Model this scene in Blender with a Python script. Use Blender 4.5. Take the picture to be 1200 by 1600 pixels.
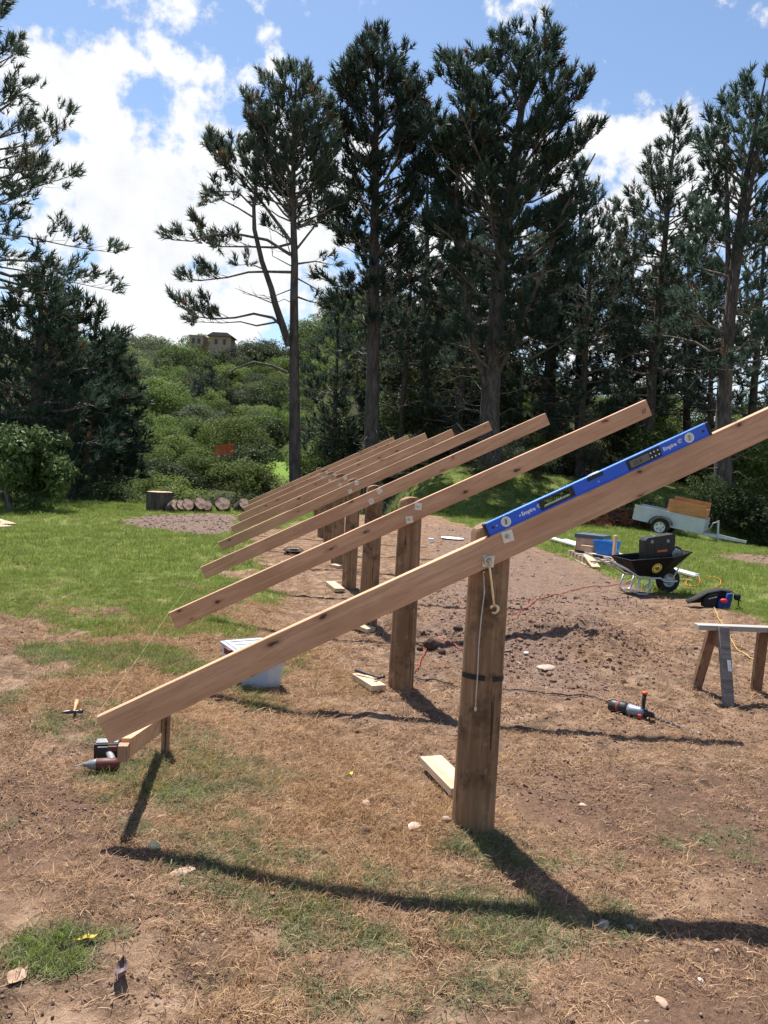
import bpy, bmesh, math, random
import numpy as np
from mathutils import Vector, Matrix

for o in list(bpy.data.objects):
    bpy.data.objects.remove(o, do_unlink=True)
scene = bpy.context.scene
col = scene.collection

# ------------------------------------------------------------------ camera
F_PX, PITCH, ROLL, YAW, CAM_H = 1208.2, 0.0664, 0.0530, 0.1373, 1.8466
_F = np.array([math.sin(YAW)*math.cos(PITCH), math.cos(YAW)*math.cos(PITCH), -math.sin(PITCH)])
_R0 = np.array([math.cos(YAW), -math.sin(YAW), 0.0])
_U0 = np.cross(_R0, _F)
_R = _R0*math.cos(ROLL) + _U0*math.sin(ROLL)
_U = -_R0*math.sin(ROLL) + _U0*math.cos(ROLL)
CAM = np.array([0.0, 0.0, CAM_H])
cam_data = bpy.data.cameras.new('camera')
cam_data.sensor_fit = 'VERTICAL'
cam_data.sensor_height = 24.0
cam_data.lens = 24.0*F_PX/1600.0
cam_data.clip_start = 0.05
cam_data.clip_end = 3000
cam = bpy.data.objects.new('camera', cam_data)
col.objects.link(cam)
cam.matrix_world = Matrix(((_R[0], _U[0], -_F[0], 0), (_R[1], _U[1], -_F[1], 0),
                           (_R[2], _U[2], -_F[2], CAM_H), (0, 0, 0, 1)))
scene.camera = cam

def ray(px, py):
    return _F + _R*(px-600.0)/F_PX + _U*(800.0-py)/F_PX
def at(px, py, d):
    """world point d metres in front of the camera on the sight line of a photo pixel"""
    return CAM + ray(px, py)*d
def at_y(px, py, y):
    r = ray(px, py)
    return CAM + r*(y/r[1])

# ------------------------------------------------------------------ sun and sky
SUN_A, SUN_B = 0.15, -0.45           # shadow offset per metre of height
sun_vec = Vector((-SUN_A, -SUN_B, 1.0)).normalized()
SUN_EL = math.asin(sun_vec.z)
SUN_AZ = math.atan2(sun_vec.x, sun_vec.y)      # from +Y towards +X
sd = bpy.data.lights.new('sun', 'SUN')
sd.energy = 5.0
sd.angle = math.radians(0.55)
sd.color = (1.0, 0.955, 0.89)
sun = bpy.data.objects.new('sun', sd)
col.objects.link(sun)
sun.rotation_euler = sun_vec.to_track_quat('Z', 'Y').to_euler()
sun.location = (0, 0, 40)

world = bpy.data.worlds.new('World')
scene.world = world
world.use_nodes = True
wn, wl = world.node_tree.nodes, world.node_tree.links
wn.clear()
def wnode(t, **kw):
    n = wn.new(t)
    for k, v in kw.items():
        setattr(n, k, v)
    return n
def wmath(op, a, b=None, c=None, clamp=False):
    n = wnode('ShaderNodeMath', operation=op, use_clamp=clamp)
    for i, v in enumerate((a, b, c)):
        if v is None: continue
        if isinstance(v, (int, float)): n.inputs[i].default_value = v
        else: wl.new(v, n.inputs[i])
    return n.outputs[0]
w_out = wnode('ShaderNodeOutputWorld')
w_bg = wnode('ShaderNodeBackground')
SKY_STRENGTH = 0.083
w_bg.inputs['Strength'].default_value = SKY_STRENGTH
sky = wnode('ShaderNodeTexSky', sky_type='NISHITA', sun_disc=False)
sky.sun_elevation = SUN_EL
sky.sun_rotation = SUN_AZ
sky.altitude = 50
sky.air_density = 1.0
sky.dust_density = 0.35
sky.ozone_density = 2.2
tc = wnode('ShaderNodeTexCoord')
nrm = wnode('ShaderNodeVectorMath', operation='NORMALIZE')
wl.new(tc.outputs['Generated'], nrm.inputs[0])
sep = wnode('ShaderNodeSeparateXYZ')
wl.new(nrm.outputs[0], sep.inputs[0])
zz = wmath('ADD', wmath('MAXIMUM', sep.outputs[2], 0.0), 0.16)
comb = wnode('ShaderNodeCombineXYZ')
wl.new(wmath('DIVIDE', sep.outputs[0], zz), comb.inputs[0])
wl.new(wmath('DIVIDE', sep.outputs[1], zz), comb.inputs[1])
comb.inputs[2].default_value = 3.7
n1 = wnode('ShaderNodeTexNoise')
n1.inputs['Scale'].default_value = 1.55
n1.inputs['Detail'].default_value = 9.0
n1.inputs['Roughness'].default_value = 0.56
n1.inputs['Distortion'].default_value = 0.25
wl.new(comb.outputs[0], n1.inputs['Vector'])
n2 = wnode('ShaderNodeTexNoise')
n2.inputs['Scale'].default_value = 11.0
n2.inputs['Detail'].default_value = 7.0
n2.inputs['Roughness'].default_value = 0.6
wl.new(nrm.outputs[0], n2.inputs['Vector'])
dens = wmath('ADD', wmath('ADD', wmath('MULTIPLY', n1.outputs['Fac'], 0.45), wmath('MULTIPLY', n2.outputs['Fac'], 1.1)), -0.275)
# cloud masses: direction (photo pixel), angular radius in degrees, weight
CLOUDS = [(200, 20, 4.5, .115), (290, 45, 4.5, .12), (430, 50, 3.4, .12), (95, 115, 4.2, .19), (25, 95, 3.6, .15), (25, 15, 3, .08), (360, 125, 2.8, .14), (440, 95, 2.4, .1), (318, 186, 2.3, .15),
          (210, 225, 2.8, .14), (175, 188, 2.0, .10), (285, 232, 2.0, .11), (40, 340, 5, .18), (150, 345, 5, .19), (240, 355, 5, .19), (310, 335, 4, .18), (420, 360, 8, .2), (200, 430, 9, .24), (420, 450, 10, .18), (640, 470, 12, .15),
          (1050, 215, 3.8, .21), (985, 280, 5, .18), (1100, 310, 5, .16), (1192, 0, 3.0, .17), (805, -6, 2.2, .11), (900, 500, 12, .15),
          (-300, 200, 16, .1), (-250, 500, 18, .13), (1500, 450, 14, .12), (0, 470, 10, .16), (1200, 480, 10, .14)]
acc = None
for (cx, cy, rad, wgt) in CLOUDS:
    d = ray(cx, cy); d = d/np.linalg.norm(d)
    dp = wnode('ShaderNodeVectorMath', operation='DOT_PRODUCT')
    wl.new(nrm.outputs[0], dp.inputs[0]); dp.inputs[1].default_value = d
    mr = wnode('ShaderNodeMapRange', interpolation_type='SMOOTHSTEP')
    wl.new(dp.outputs['Value'], mr.inputs['Value'])
    mr.inputs['From Min'].default_value = math.cos(math.radians(rad*1.35))
    mr.inputs['From Max'].default_value = math.cos(math.radians(rad*0.25))
    mr.inputs['To Max'].default_value = wgt
    acc = mr.outputs[0] if acc is None else wmath('MAXIMUM', acc, mr.outputs[0])
dens = wmath('ADD', dens, acc)
cm = wnode('ShaderNodeMapRange', interpolation_type='SMOOTHSTEP')
wl.new(dens, cm.inputs['Value'])
cm.inputs['From Min'].default_value = 0.585
cm.inputs['From Max'].default_value = 0.70
shade = wnode('ShaderNodeMapRange')
wl.new(n2.outputs['Fac'], shade.inputs['Value'])
shade.inputs['From Min'].default_value = 0.3
shade.inputs['From Max'].default_value = 0.62
shade.inputs['To Min'].default_value = 0.44/SKY_STRENGTH
shade.inputs['To Max'].default_value = 0.56/SKY_STRENGTH
cc = wnode('ShaderNodeCombineXYZ')
wl.new(wmath('MULTIPLY', shade.outputs[0], 0.955), cc.inputs[0])
wl.new(wmath('MULTIPLY', shade.outputs[0], 0.975), cc.inputs[1])
wl.new(shade.outputs[0], cc.inputs[2])
wmix = wnode('ShaderNodeMix', data_type='RGBA')
wl.new(cm.outputs[0], wmix.inputs[0])
skyg = wnode('ShaderNodeMix', data_type='RGBA', blend_type='MULTIPLY')
skyg.inputs[0].default_value = 1.0
wl.new(sky.outputs[0], skyg.inputs[6]); skyg.inputs[7].default_value = (1.0, 1.0, 1.0, 1)
wl.new(skyg.outputs[2], wmix.inputs[6])
wl.new(cc.outputs[0], wmix.inputs[7])
wl.new(wmix.outputs[2], w_bg.inputs['Color'])
wl.new(w_bg.outputs[0], w_out.inputs[0])

scene.view_settings.view_transform = 'Standard'
scene.view_settings.look = 'None'
scene.view_settings.exposure = 1.0
scene.view_settings.gamma = 1.0
scene.view_settings.use_curve_mapping = False
scene.cycles.max_bounces = 5
scene.cycles.diffuse_bounces = 3
scene.cycles.transmission_bounces = 6
scene.cycles.transparent_max_bounces = 8
scene.cycles.use_denoising = True
# ------------------------------------------------------------------ helpers: numbers
def S(t):
    t = np.clip(t, 0.0, 1.0)
    return t*t*(3-2*t)
def _hash(ix, iy, seed):
    h = (ix.astype(np.int64)*374761393 + iy.astype(np.int64)*668265263 + seed*974634777) & 0xffffffff
    h = ((h ^ (h >> 13))*1274126177) & 0xffffffff
    h = h ^ (h >> 16)
    return (h & 0xffff)/65535.0
def vnoise(x, y, seed=0):
    x = np.asarray(x, float); y = np.asarray(y, float)
    ix = np.floor(x); iy = np.floor(y)
    fx = x-ix; fy = y-iy
    fx = fx*fx*(3-2*fx); fy = fy*fy*(3-2*fy)
    a = _hash(ix, iy, seed); b = _hash(ix+1, iy, seed)
    c = _hash(ix, iy+1, seed); d = _hash(ix+1, iy+1, seed)
    return (a*(1-fx)+b*fx)*(1-fy) + (c*(1-fx)+d*fx)*fy
def fbm(x, y, oct=4, seed=0, gain=.5):
    t = 0; amp = 1; tot = 0
    for k in range(oct):
        t = t + amp*vnoise(x*2**k+17.3*k, y*2**k-9.1*k, seed+k); tot += amp; amp *= gain
    return t/tot

# ------------------------------------------------------------------ helpers: meshes
class MB:
    """collects simple solids; build() links them as one mesh object"""
    def __init__(s):
        s.v = []; s.f = []
    def add(s, v, f):
        o = len(s.v)
        s.v += [tuple(map(float, p)) for p in v]
        s.f += [tuple(o+i for i in q) for q in f]
        return s
    def box(s, c, size, rot=None):
        c = Vector(c); hx, hy, hz = size[0]/2, size[1]/2, size[2]/2
        vs = [Vector((x*hx, y*hy, z*hz)) for x in (-1, 1) for y in (-1, 1) for z in (-1, 1)]
        if rot is not None:
            m = rot if isinstance(rot, Matrix) else Matrix.Rotation(rot, 3, 'Z')
            vs = [m @ v for v in vs]
        return s.add([v+c for v in vs], [(0, 1, 3, 2), (4, 6, 7, 5), (0, 4, 5, 1), (2, 3, 7, 6), (0, 2, 6, 4), (1, 5, 7, 3)])
    def beam(s, p0, p1, w, h, up=(0, 0, 1)):
        p0 = Vector(p0); p1 = Vector(p1); a = (p1-p0).normalized(); up = Vector(up)
        if abs(a.dot(up)) > .99: up = Vector((0, 1, 0))
        r = a.cross(up).normalized(); u = r.cross(a)
        vs = []
        for p in (p0, p1):
            for i, j in ((-1, -1), (1, -1), (1, 1), (-1, 1)):
                vs.append(p + r*(i*w/2) + u*(j*h/2))
        return s.add(vs, [(3, 2, 1, 0), (4, 5, 6, 7), (0, 1, 5, 4), (1, 2, 6, 5), (2, 3, 7, 6), (3, 0, 4, 7)])
    def tube(s, pts, rad, seg=8, cap=True, closed=False):
        pts = [Vector(p) for p in pts]
        n = len(pts)
        if not hasattr(rad, '__len__'): rad = [rad]*n
        t = (pts[1]-pts[0]).normalized()
        ref = Vector((0, 0, 1)) if abs(t.z) < .9 else Vector((1, 0, 0))
        r = t.cross(ref).normalized()
        vs = []
        for i in range(n):
            if closed: tt = pts[(i+1) % n]-pts[i-1]
            elif i == 0: tt = pts[1]-pts[0]
            elif i == n-1: tt = pts[-1]-pts[-2]
            else: tt = pts[i+1]-pts[i-1]
            if tt.length > 1e-9: tt.normalize()
            else: tt = t
            r = r - tt*r.dot(tt)
            if r.length < 1e-6: r = tt.orthogonal()
            r.normalize(); b = tt.cross(r); t = tt
            for k in range(seg):
                a = 2*math.pi*k/seg
                vs.append(pts[i] + (r*math.cos(a)+b*math.sin(a))*rad[i])
        fs = []
        m = n if closed else n-1
        for i in range(m):
            j = (i+1) % n
            for k in range(seg):
                l = (k+1) % seg
                fs.append((i*seg+k, i*seg+l, j*seg+l, j*seg+k))
        if cap and not closed:
            fs.append(tuple(range(seg-1, -1, -1)))
            fs.append(tuple((n-1)*seg+k for k in range(seg)))
        return s.add(vs, fs)
    def lathe(s, prof, seg=20, c=(0, 0, 0), axis='Z', cap=True):
        vs = []
        for r, z in prof:
            for k in range(seg):
                a = 2*math.pi*k/seg
                x, y = r*math.cos(a), r*math.sin(a)
                p = (x, y, z) if axis == 'Z' else ((z, x, y) if axis == 'X' else (y, z, x))
                vs.append((p[0]+c[0], p[1]+c[1], p[2]+c[2]))
        fs = []
        for i in range(len(prof)-1):
            for k in range(seg):
                l = (k+1) % seg
                fs.append((i*seg+k, i*seg+l, (i+1)*seg+l, (i+1)*seg+k))
        if cap:
            fs.append(tuple(range(seg-1, -1, -1)))
            fs.append(tuple((len(prof)-1)*seg+k for k in range(seg)))
        return s.add(vs, fs)
    def prism(s, outline, y0, y1, axis='Y'):
        """outline in (x,z), extruded along y (axis Y); or (y,z) along x (axis X); or (x,y) along z (axis Z)"""
        n = len(outline)
        def P(a, b, t):
            return (a, t, b) if axis == 'Y' else ((t, a, b) if axis == 'X' else (a, b, t))
        vs = [P(a, b, y0) for a, b in outline] + [P(a, b, y1) for a, b in outline]
        fs = [tuple(range(n)), tuple(range(2*n-1, n-1, -1))]
        for i in range(n):
            j = (i+1) % n
            fs.append((i, i+n, j+n, j))
        return s.add(vs, fs)
    def blob(s, c, size, seed=0, rough=.25, sub=2, flat=0):
        bm = bmesh.new(); bmesh.ops.create_icosphere(bm, subdivisions=sub, radius=1)
        rn = random.Random(seed)
        ds = [(Vector((rn.gauss(0, 1), rn.gauss(0, 1), rn.gauss(0, 1))).normalized(), rn.uniform(-1, 1)) for _ in range(7)]
        vs = []
        for v in bm.verts:
            k = 1 + rough*sum(w*max(0, v.co.dot(d))**3 for d, w in ds)
            p = v.co*k
            if p.z < -flat and flat: p.z = -flat
            vs.append((p.x*size[0]+c[0], p.y*size[1]+c[1], p.z*size[2]+c[2]))
        fs = [tuple(v.index for v in f.verts) for f in bm.faces]
        bm.free()
        return s.add(vs, fs)
    def build(s, name, mat, parent=None, smooth=False, bevel=0.0, loc=None, rot=None, auto=None):
        me = bpy.data.meshes.new(name)
        me.from_pydata(s.v, [], s.f)
        bm = bmesh.new(); bm.from_mesh(me)
        bmesh.ops.recalc_face_normals(bm, faces=bm.faces)
        if bevel > 0:
            ed = [e for e in bm.edges if len(e.link_faces) == 2 and e.calc_face_angle(0) > .6]
            bmesh.ops.bevel(bm, geom=ed, offset=bevel, segments=2, profile=.5, affect='EDGES', clamp_overlap=True)
        bm.to_mesh(me); bm.free()
        if smooth or auto:
            for p in me.polygons: p.use_smooth = True
            if auto:
                me.set_sharp_from_angle(angle=math.radians(auto))
        me.materials.append(mat)
        return link(name, me, parent, loc, rot)
def link(name, me, parent=None, loc=None, rot=None):
    o = bpy.data.objects.new(name, me); col.objects.link(o)
    if parent is not None: o.parent = parent
    if loc is not None: o.location = loc
    if rot is not None: o.rotation_euler = rot
    return o
def mesh_np(name, verts, polys, k, mat, attrs=None, smooth=False):
    """fast mesh from arrays; polys is (n,k)"""
    me = bpy.data.meshes.new(name)
    verts = np.asarray(verts, np.float32); polys = np.asarray(polys, np.int32)
    me.vertices.add(len(verts)); me.vertices.foreach_set('co', verts.ravel())
    n = len(polys)
    me.loops.add(n*k); me.loops.foreach_set('vertex_index', polys.ravel())
    me.polygons.add(n)
    me.polygons.foreach_set('loop_start', np.arange(0, n*k, k, dtype=np.int32))
    me.polygons.foreach_set('loop_total', np.full(n, k, np.int32))
    if smooth: me.polygons.foreach_set('use_smooth', np.ones(n, bool))
    me.update(calc_edges=True); me.validate()
    for an, arr in (attrs or {}).items():
        arr = np.asarray(arr, np.float32)
        if arr.ndim == 1:
            a = me.attributes.new(an, 'FLOAT', 'POINT'); a.data.foreach_set('value', arr)
        else:
            a = me.attributes.new(an, 'FLOAT_COLOR', 'POINT'); a.data.foreach_set('color', arr.ravel())
    if mat: me.materials.append(mat)
    return me
def empty(name, loc=(0, 0, 0), rz=0.0, rot=None):
    o = bpy.data.objects.new(name, None); col.objects.link(o)
    o.empty_display_size = .1
    o.location = loc
    o.rotation_euler = rot if rot is not None else (0, 0, rz)
    return o
def tag(o, label=None, cat=None, group=None, kind=None):
    if label: o['label'] = label
    if cat: o['category'] = cat
    if group: o['group'] = group
    if kind: o['kind'] = kind
    return o
def copy_tree(o, parent=None):
    c = o.copy(); col.objects.link(c); c.parent = parent
    for ch in list(o.children): copy_tree(ch, c)
    return c
def text_mesh(name, body, size, depth, mat, parent, loc, rot, bold=0.0, shear=0.0):
    cu = bpy.data.curves.new(name, 'FONT'); cu.body = body; cu.size = size; cu.extrude = depth
    cu.offset = bold; cu.shear = shear; cu.resolution_u = 3
    t = bpy.data.objects.new(name, cu); col.objects.link(t)
    dg = bpy.context.evaluated_depsgraph_get()
    me = bpy.data.meshes.new_from_object(t.evaluated_get(dg))
    bpy.data.objects.remove(t, do_unlink=True); bpy.data.curves.remove(cu)
    me.materials.clear(); me.materials.append(mat)
    return link(name, me, parent, loc, rot)

# ------------------------------------------------------------------ helpers: materials
class NT:
    def __init__(s, name):
        s.m = bpy.data.materials.new(name); s.m.use_nodes = True
        s.n = s.m.node_tree.nodes; s.l = s.m.node_tree.links
        s.n.clear()
        s.out = s.n.new('ShaderNodeOutputMaterial')
    def node(s, t, **kw):
        n = s.n.new(t)
        for k, v in kw.items(): setattr(n, k, v)
        return n
    def set(s, sock, v):
        if v is None: return
        if isinstance(v, bpy.types.NodeSocket): s.l.new(v, sock)
        elif isinstance(v, (tuple, list)) and len(v) == 3 and sock.type == 'RGBA': sock.default_value = (*v, 1)
        else: sock.default_value = v
    def math(s, op, a, b=None, c=None, clamp=False):
        n = s.node('ShaderNodeMath', operation=op, use_clamp=clamp)
        for i, v in enumerate((a, b, c)): s.set(n.inputs[i], v)
        return n.outputs[0]
    def mix(s, f, a, b, mode='MIX'):
        n = s.node('ShaderNodeMix', data_type='RGBA', blend_type=mode)
        s.set(n.inputs[0], f); s.set(n.inputs[6], a); s.set(n.inputs[7], b)
        return n.outputs[2]
    def coord(s, kind='Object', scale=(1, 1, 1), loc=None):
        tc = s.node('ShaderNodeTexCoord'); mp = s.node('ShaderNodeMapping')
        s.l.new(tc.outputs[kind], mp.inputs[0]); mp.inputs['Scale'].default_value = scale
        if loc is not None: s.set(mp.inputs['Location'], loc)
        return mp.outputs[0]
    def noise(s, vec, scale, detail=4, rough=.55, dist=0):
        n = s.node('ShaderNodeTexNoise'); s.set(n.inputs['Vector'], vec)
        n.inputs['Scale'].default_value = scale; n.inputs['Detail'].default_value = detail
        n.inputs['Roughness'].default_value = rough; n.inputs['Distortion'].default_value = dist
        return n.outputs['Fac']
    def voro(s, vec, scale, feature='F1', out='Distance', rnd=1.0):
        n = s.node('ShaderNodeTexVoronoi', feature=feature); s.set(n.inputs['Vector'], vec)
        n.inputs['Scale'].default_value = scale; n.inputs['Randomness'].default_value = rnd
        return n.outputs[out]
    def map(s, v, a, b, c=0.0, d=1.0, smooth=True):
        n = s.node('ShaderNodeMapRange', interpolation_type='SMOOTHSTEP' if smooth else 'LINEAR')
        s.set(n.inputs['Value'], v)
        for k, q in zip(('From Min', 'From Max', 'To Min', 'To Max'), (a, b, c, d)): n.inputs[k].default_value = q
        return n.outputs[0]
    def ramp(s, v, stops):
        n = s.node('ShaderNodeValToRGB'); s.set(n.inputs[0], v)
        e = n.color_ramp.elements
        while len(e) < len(stops): e.new(.5)
        for q, (p, c) in zip(e, stops): q.position = p; q.color = (*c, 1)
        return n.outputs[0]
    def attr(s, name, out='Fac'):
        n = s.node('ShaderNodeAttribute', attribute_name=name); return n.outputs[out]
    def rand(s):
        return s.node('ShaderNodeObjectInfo').outputs['Random']
    def bump(s, h, strength=.3, dist=.01):
        n = s.node('ShaderNodeBump'); s.set(n.inputs['Height'], h)
        n.inputs['Strength'].default_value = strength; n.inputs['Distance'].default_value = dist
        return n.outputs[0]
    def bsdf(s, color, rough=.7, metal=0.0, normal=None, spec=.3, **kw):
        b = s.node('ShaderNodeBsdfPrincipled')
        s.set(b.inputs['Base Color'], color); s.set(b.inputs['Roughness'], rough)
        s.set(b.inputs['Metallic'], metal); s.set(b.inputs['Specular IOR Level'], spec)
        if normal is not None: s.l.new(normal, b.inputs['Normal'])
        for k, v in kw.items(): s.set(b.inputs[k.replace('_', ' ')], v)
        s.l.new(b.outputs[0], s.out.inputs[0])
        return b
def plain(name, c, rough=.6, metal=0.0, var=.18, scale=9.0, spec=.3, bump=.1, dirt=0.0):
    """paint or plastic with some wear"""
    t = NT(name); v = t.coord()
    n = t.noise(v, scale, 5, .6)
    k = t.map(n, .3, .7, 1-var, 1+var)
    cm = t.node('ShaderNodeVectorMath', operation='SCALE'); cm.inputs[0].default_value = c; t.l.new(k, cm.inputs['Scale'])
    colr = cm.outputs[0]
    if dirt:
        dm = t.map(t.noise(v, scale*2.7, 6, .7), .52, .72, 0, dirt)
        colr = t.mix(dm, colr, (.16, .11, .075))
    r = t.map(n, .3, .7, max(.05, rough-.12), min(1, rough+.12))
    t.bsdf(colr, r, metal, t.bump(t.noise(v, scale*8, 3), bump, .002), spec)
    return t.m
def foliage(name, dark, light, trans=.35, rough=.6, yellow=None, dead=None):
    """leaf material: colour varies by the per-leaf tint, some light passes through"""
    t = NT(name)
    a = t.attr('tint')
    c = t.mix(a, dark, light)
    r = t.rand()
    c = t.mix(t.math('MULTIPLY', r, .35), c, yellow or light)
    r2 = t.math('FRACT', t.math('MULTIPLY', r, 7.31)); vs_ = t.node('ShaderNodeVectorMath', operation='SCALE'); t.set(vs_.inputs[0], c); t.set(vs_.inputs['Scale'], t.math('MULTIPLY_ADD', r2, .62, .70)); c = vs_.outputs[0]
    if dead: c = t.mix(t.map(a, 0, .012), dead, c)
    d = t.node('ShaderNodeBsdfPrincipled'); t.set(d.inputs['Base Color'], c); d.inputs['Roughness'].default_value = rough
    d.inputs['Specular IOR Level'].default_value = .10
    tr = t.node('ShaderNodeBsdfTranslucent'); t.set(tr.inputs['Color'], c)
    m = t.node('ShaderNodeMixShader'); m.inputs[0].default_value = trans
    t.l.new(d.outputs[0], m.inputs[1]); t.l.new(tr.outputs[0], m.inputs[2]); t.l.new(m.outputs[0], t.out.inputs[0])
    return t.m
# ------------------------------------------------------------------ the ground
def G0(px, py, z=0.0):
    r = ray(px, py); return CAM + r*((z-CAM_H)/r[2])
def gpoly(pix, extra=()):
    return [tuple(G0(*p)[:2]) for p in pix] + list(extra)
def sdist(poly, X, Y):
    """signed distance to a polygon, negative inside"""
    X = np.asarray(X, float); Y = np.asarray(Y, float)
    best = np.full(X.shape, 1e9); inside = np.zeros(X.shape, bool)
    n = len(poly)
    for i in range(n):
        ax, ay = poly[i]; bx, by = poly[(i+1) % n]
        ex, ey = bx-ax, by-ay
        t = np.clip(((X-ax)*ex+(Y-ay)*ey)/(ex*ex+ey*ey+1e-12), 0, 1)
        best = np.minimum(best, np.hypot(X-ax-t*ex, Y-ay-t*ey))
        c = ((ay > Y) != (by > Y)) & (X < ex*(Y-ay)/(ey if abs(ey) > 1e-12 else 1e-12)+ax)
        inside ^= c
    return np.where(inside, -best, best)
LAWN_R = gpoly([(600, 790), (660, 799), (740, 824), (850, 862), (950, 902), (1060, 933), (1200, 966), (1320, 1000)], [(30, 7), (60, 7), (60, 60), (3, 60)])
LAWN_L = gpoly([(560, 800), (500, 806), (405, 838), (388, 880), (402, 945), (455, 1040), (500, 1120), (400, 1190), (300, 1230), (170, 1200), (120, 1100), (60, 1010), (0, 975)], [(-40, 7.0), (-60, 20), (-60, 60), (4, 60), (4.5, 27)])
MULCH = gpoly([(190, 814), (230, 806), (320, 802), (375, 806), (372, 826), (330, 834), (260, 830), (205, 824)])
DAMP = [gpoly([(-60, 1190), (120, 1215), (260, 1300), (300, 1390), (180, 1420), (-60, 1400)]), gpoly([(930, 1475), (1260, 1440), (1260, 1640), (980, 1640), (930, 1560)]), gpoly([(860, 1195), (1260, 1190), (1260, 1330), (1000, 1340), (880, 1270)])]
TURF = gpoly([(250, 960), (410, 935), (500, 1000), (545, 1140), (640, 1290), (760, 1330), (860, 1420), (800, 1480), (600, 1500), (430, 1470), (340, 1400), (240, 1320), (190, 1220), (130, 1160), (150, 1050)])
GRAVEL = gpoly([(1105, 868), (1150, 864), (1230, 868), (1260, 885), (1190, 882), (1130, 876)])
WORK = gpoly([(640, 1010), (660, 880), (690, 820), (760, 830), (900, 880), (985, 915), (960, 960), (990, 1030), (900, 1060), (760, 1075), (670, 1060)])
TRENCH = [G0(600, 975)[:2], G0(650, 985)[:2], G0(700, 992)[:2], G0(745, 1000)[:2]]
MOUND = G0(905, 1012)[:2]
PATCH = [(100, 1525, .22, .16, .9), (440, 1385, .62, .28, .62), (620, 1440, .8, .3, .62), (830, 1450, .55, .25, .55), (800, 1335, .42, .2, .6), (420, 1215, .4, .45, .5),
         (255, 1235, .5, .42, .72), (150, 1150, .5, .4, .55), (1105, 1318, .3, .25, .4), (600, 1530, .7, .25, .36), (330, 1310, .45, .25, .55), (45, 1330, .2, .15, .3), (770, 1520, .4, .2, .4), (930, 1350, .2, .1, .3), (1110, 1180, .3, .2, .15)]
PATCHW = [(*G0(a, b)[:2], c, d, e) for a, b, c, d, e in PATCH]
POND = (18.9, 24.4)

def masks(X, Y):
    X = np.asarray(X, float); Y = np.asarray(Y, float)
    w = (fbm(X*1.3, Y*1.3, 3, 11)-.5)
    w2 = (fbm(X*5, Y*5, 3, 15)-.5)
    dr = sdist(LAWN_R, X, Y) + w*1.0 + w2*.35
    dl = sdist(LAWN_L, X, Y) + w*1.9 + w2*.8
    gr = S(.5 - dr/.5)
    soft = np.clip((Y-4.0)/5.5, 0, 1)
    gl = S(.5 - dl/.7)*(.52+.42*S((Y-5.2)/4.2))
    patchy = fbm(X*2.1, Y*2.1, 4, 31)
    gl = gl*np.where(Y < 9.5, S((patchy-.47+.40*S((Y-5.0)/5.0))/.15), 1)
    g = np.maximum(gr, gl)
    g = g*(1-.55*S((fbm(X*1.1, Y*1.1, 4, 91)-.56)/.12)*S((Y-6)/3)*(1-.75*S((Y-9)/3)))
    for cx, cy, rx, ry, st in PATCHW:
        q = np.hypot((X-cx)/rx, (Y-cy)/ry)
        n = fbm(X*6, Y*6, 3, 41)
        g = np.maximum(g, st*S((1.25-q)/.7)*S((n-.30)/.28))
    m_d = sdist(MULCH, X, Y) + w*.8
    mul = S(.5-m_d/.5)
    gv = S(.5-(sdist(GRAVEL, X, Y)+w*.5)/.4)
    g = g*(1-mul)*(1-gv)
    wk = S(.5-(sdist(WORK, X, Y)+w*1.2)/.9)
    dm = np.zeros(X.shape)
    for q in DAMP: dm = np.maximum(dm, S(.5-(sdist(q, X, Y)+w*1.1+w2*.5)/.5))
    tf = S(.5-(sdist(TURF, X, Y)+w*1.3+w2*.6)/.6)
    tr = np.full(X.shape, 1e9)
    for a, b in zip(TRENCH[:-1], TRENCH[1:]):
        e = b-a; t = np.clip(((X-a[0])*e[0]+(Y-a[1])*e[1])/(e@e), 0, 1)
        tr = np.minimum(tr, np.hypot(X-a[0]-t*e[0], Y-a[1]-t*e[1]))
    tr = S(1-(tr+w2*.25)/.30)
    g = g*(1-wk*.9)
    forest = np.clip(S((Y-27-.0*X)/4.0)*np.where(X > 2.5, S((Y-33)/4.0), 1.0), 0, 1)
    dull = .8*(1-S((Y-4.3)/1.8))*S((np.hypot(X-PATCHW[0][0], Y-PATCHW[0][1])-.22)/.1)
    return dict(g=g, dull=dull, damp=dm, turf=tf, mul=np.maximum(mul, gv*.6), work=wk, trench=tr, forest=forest)

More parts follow.
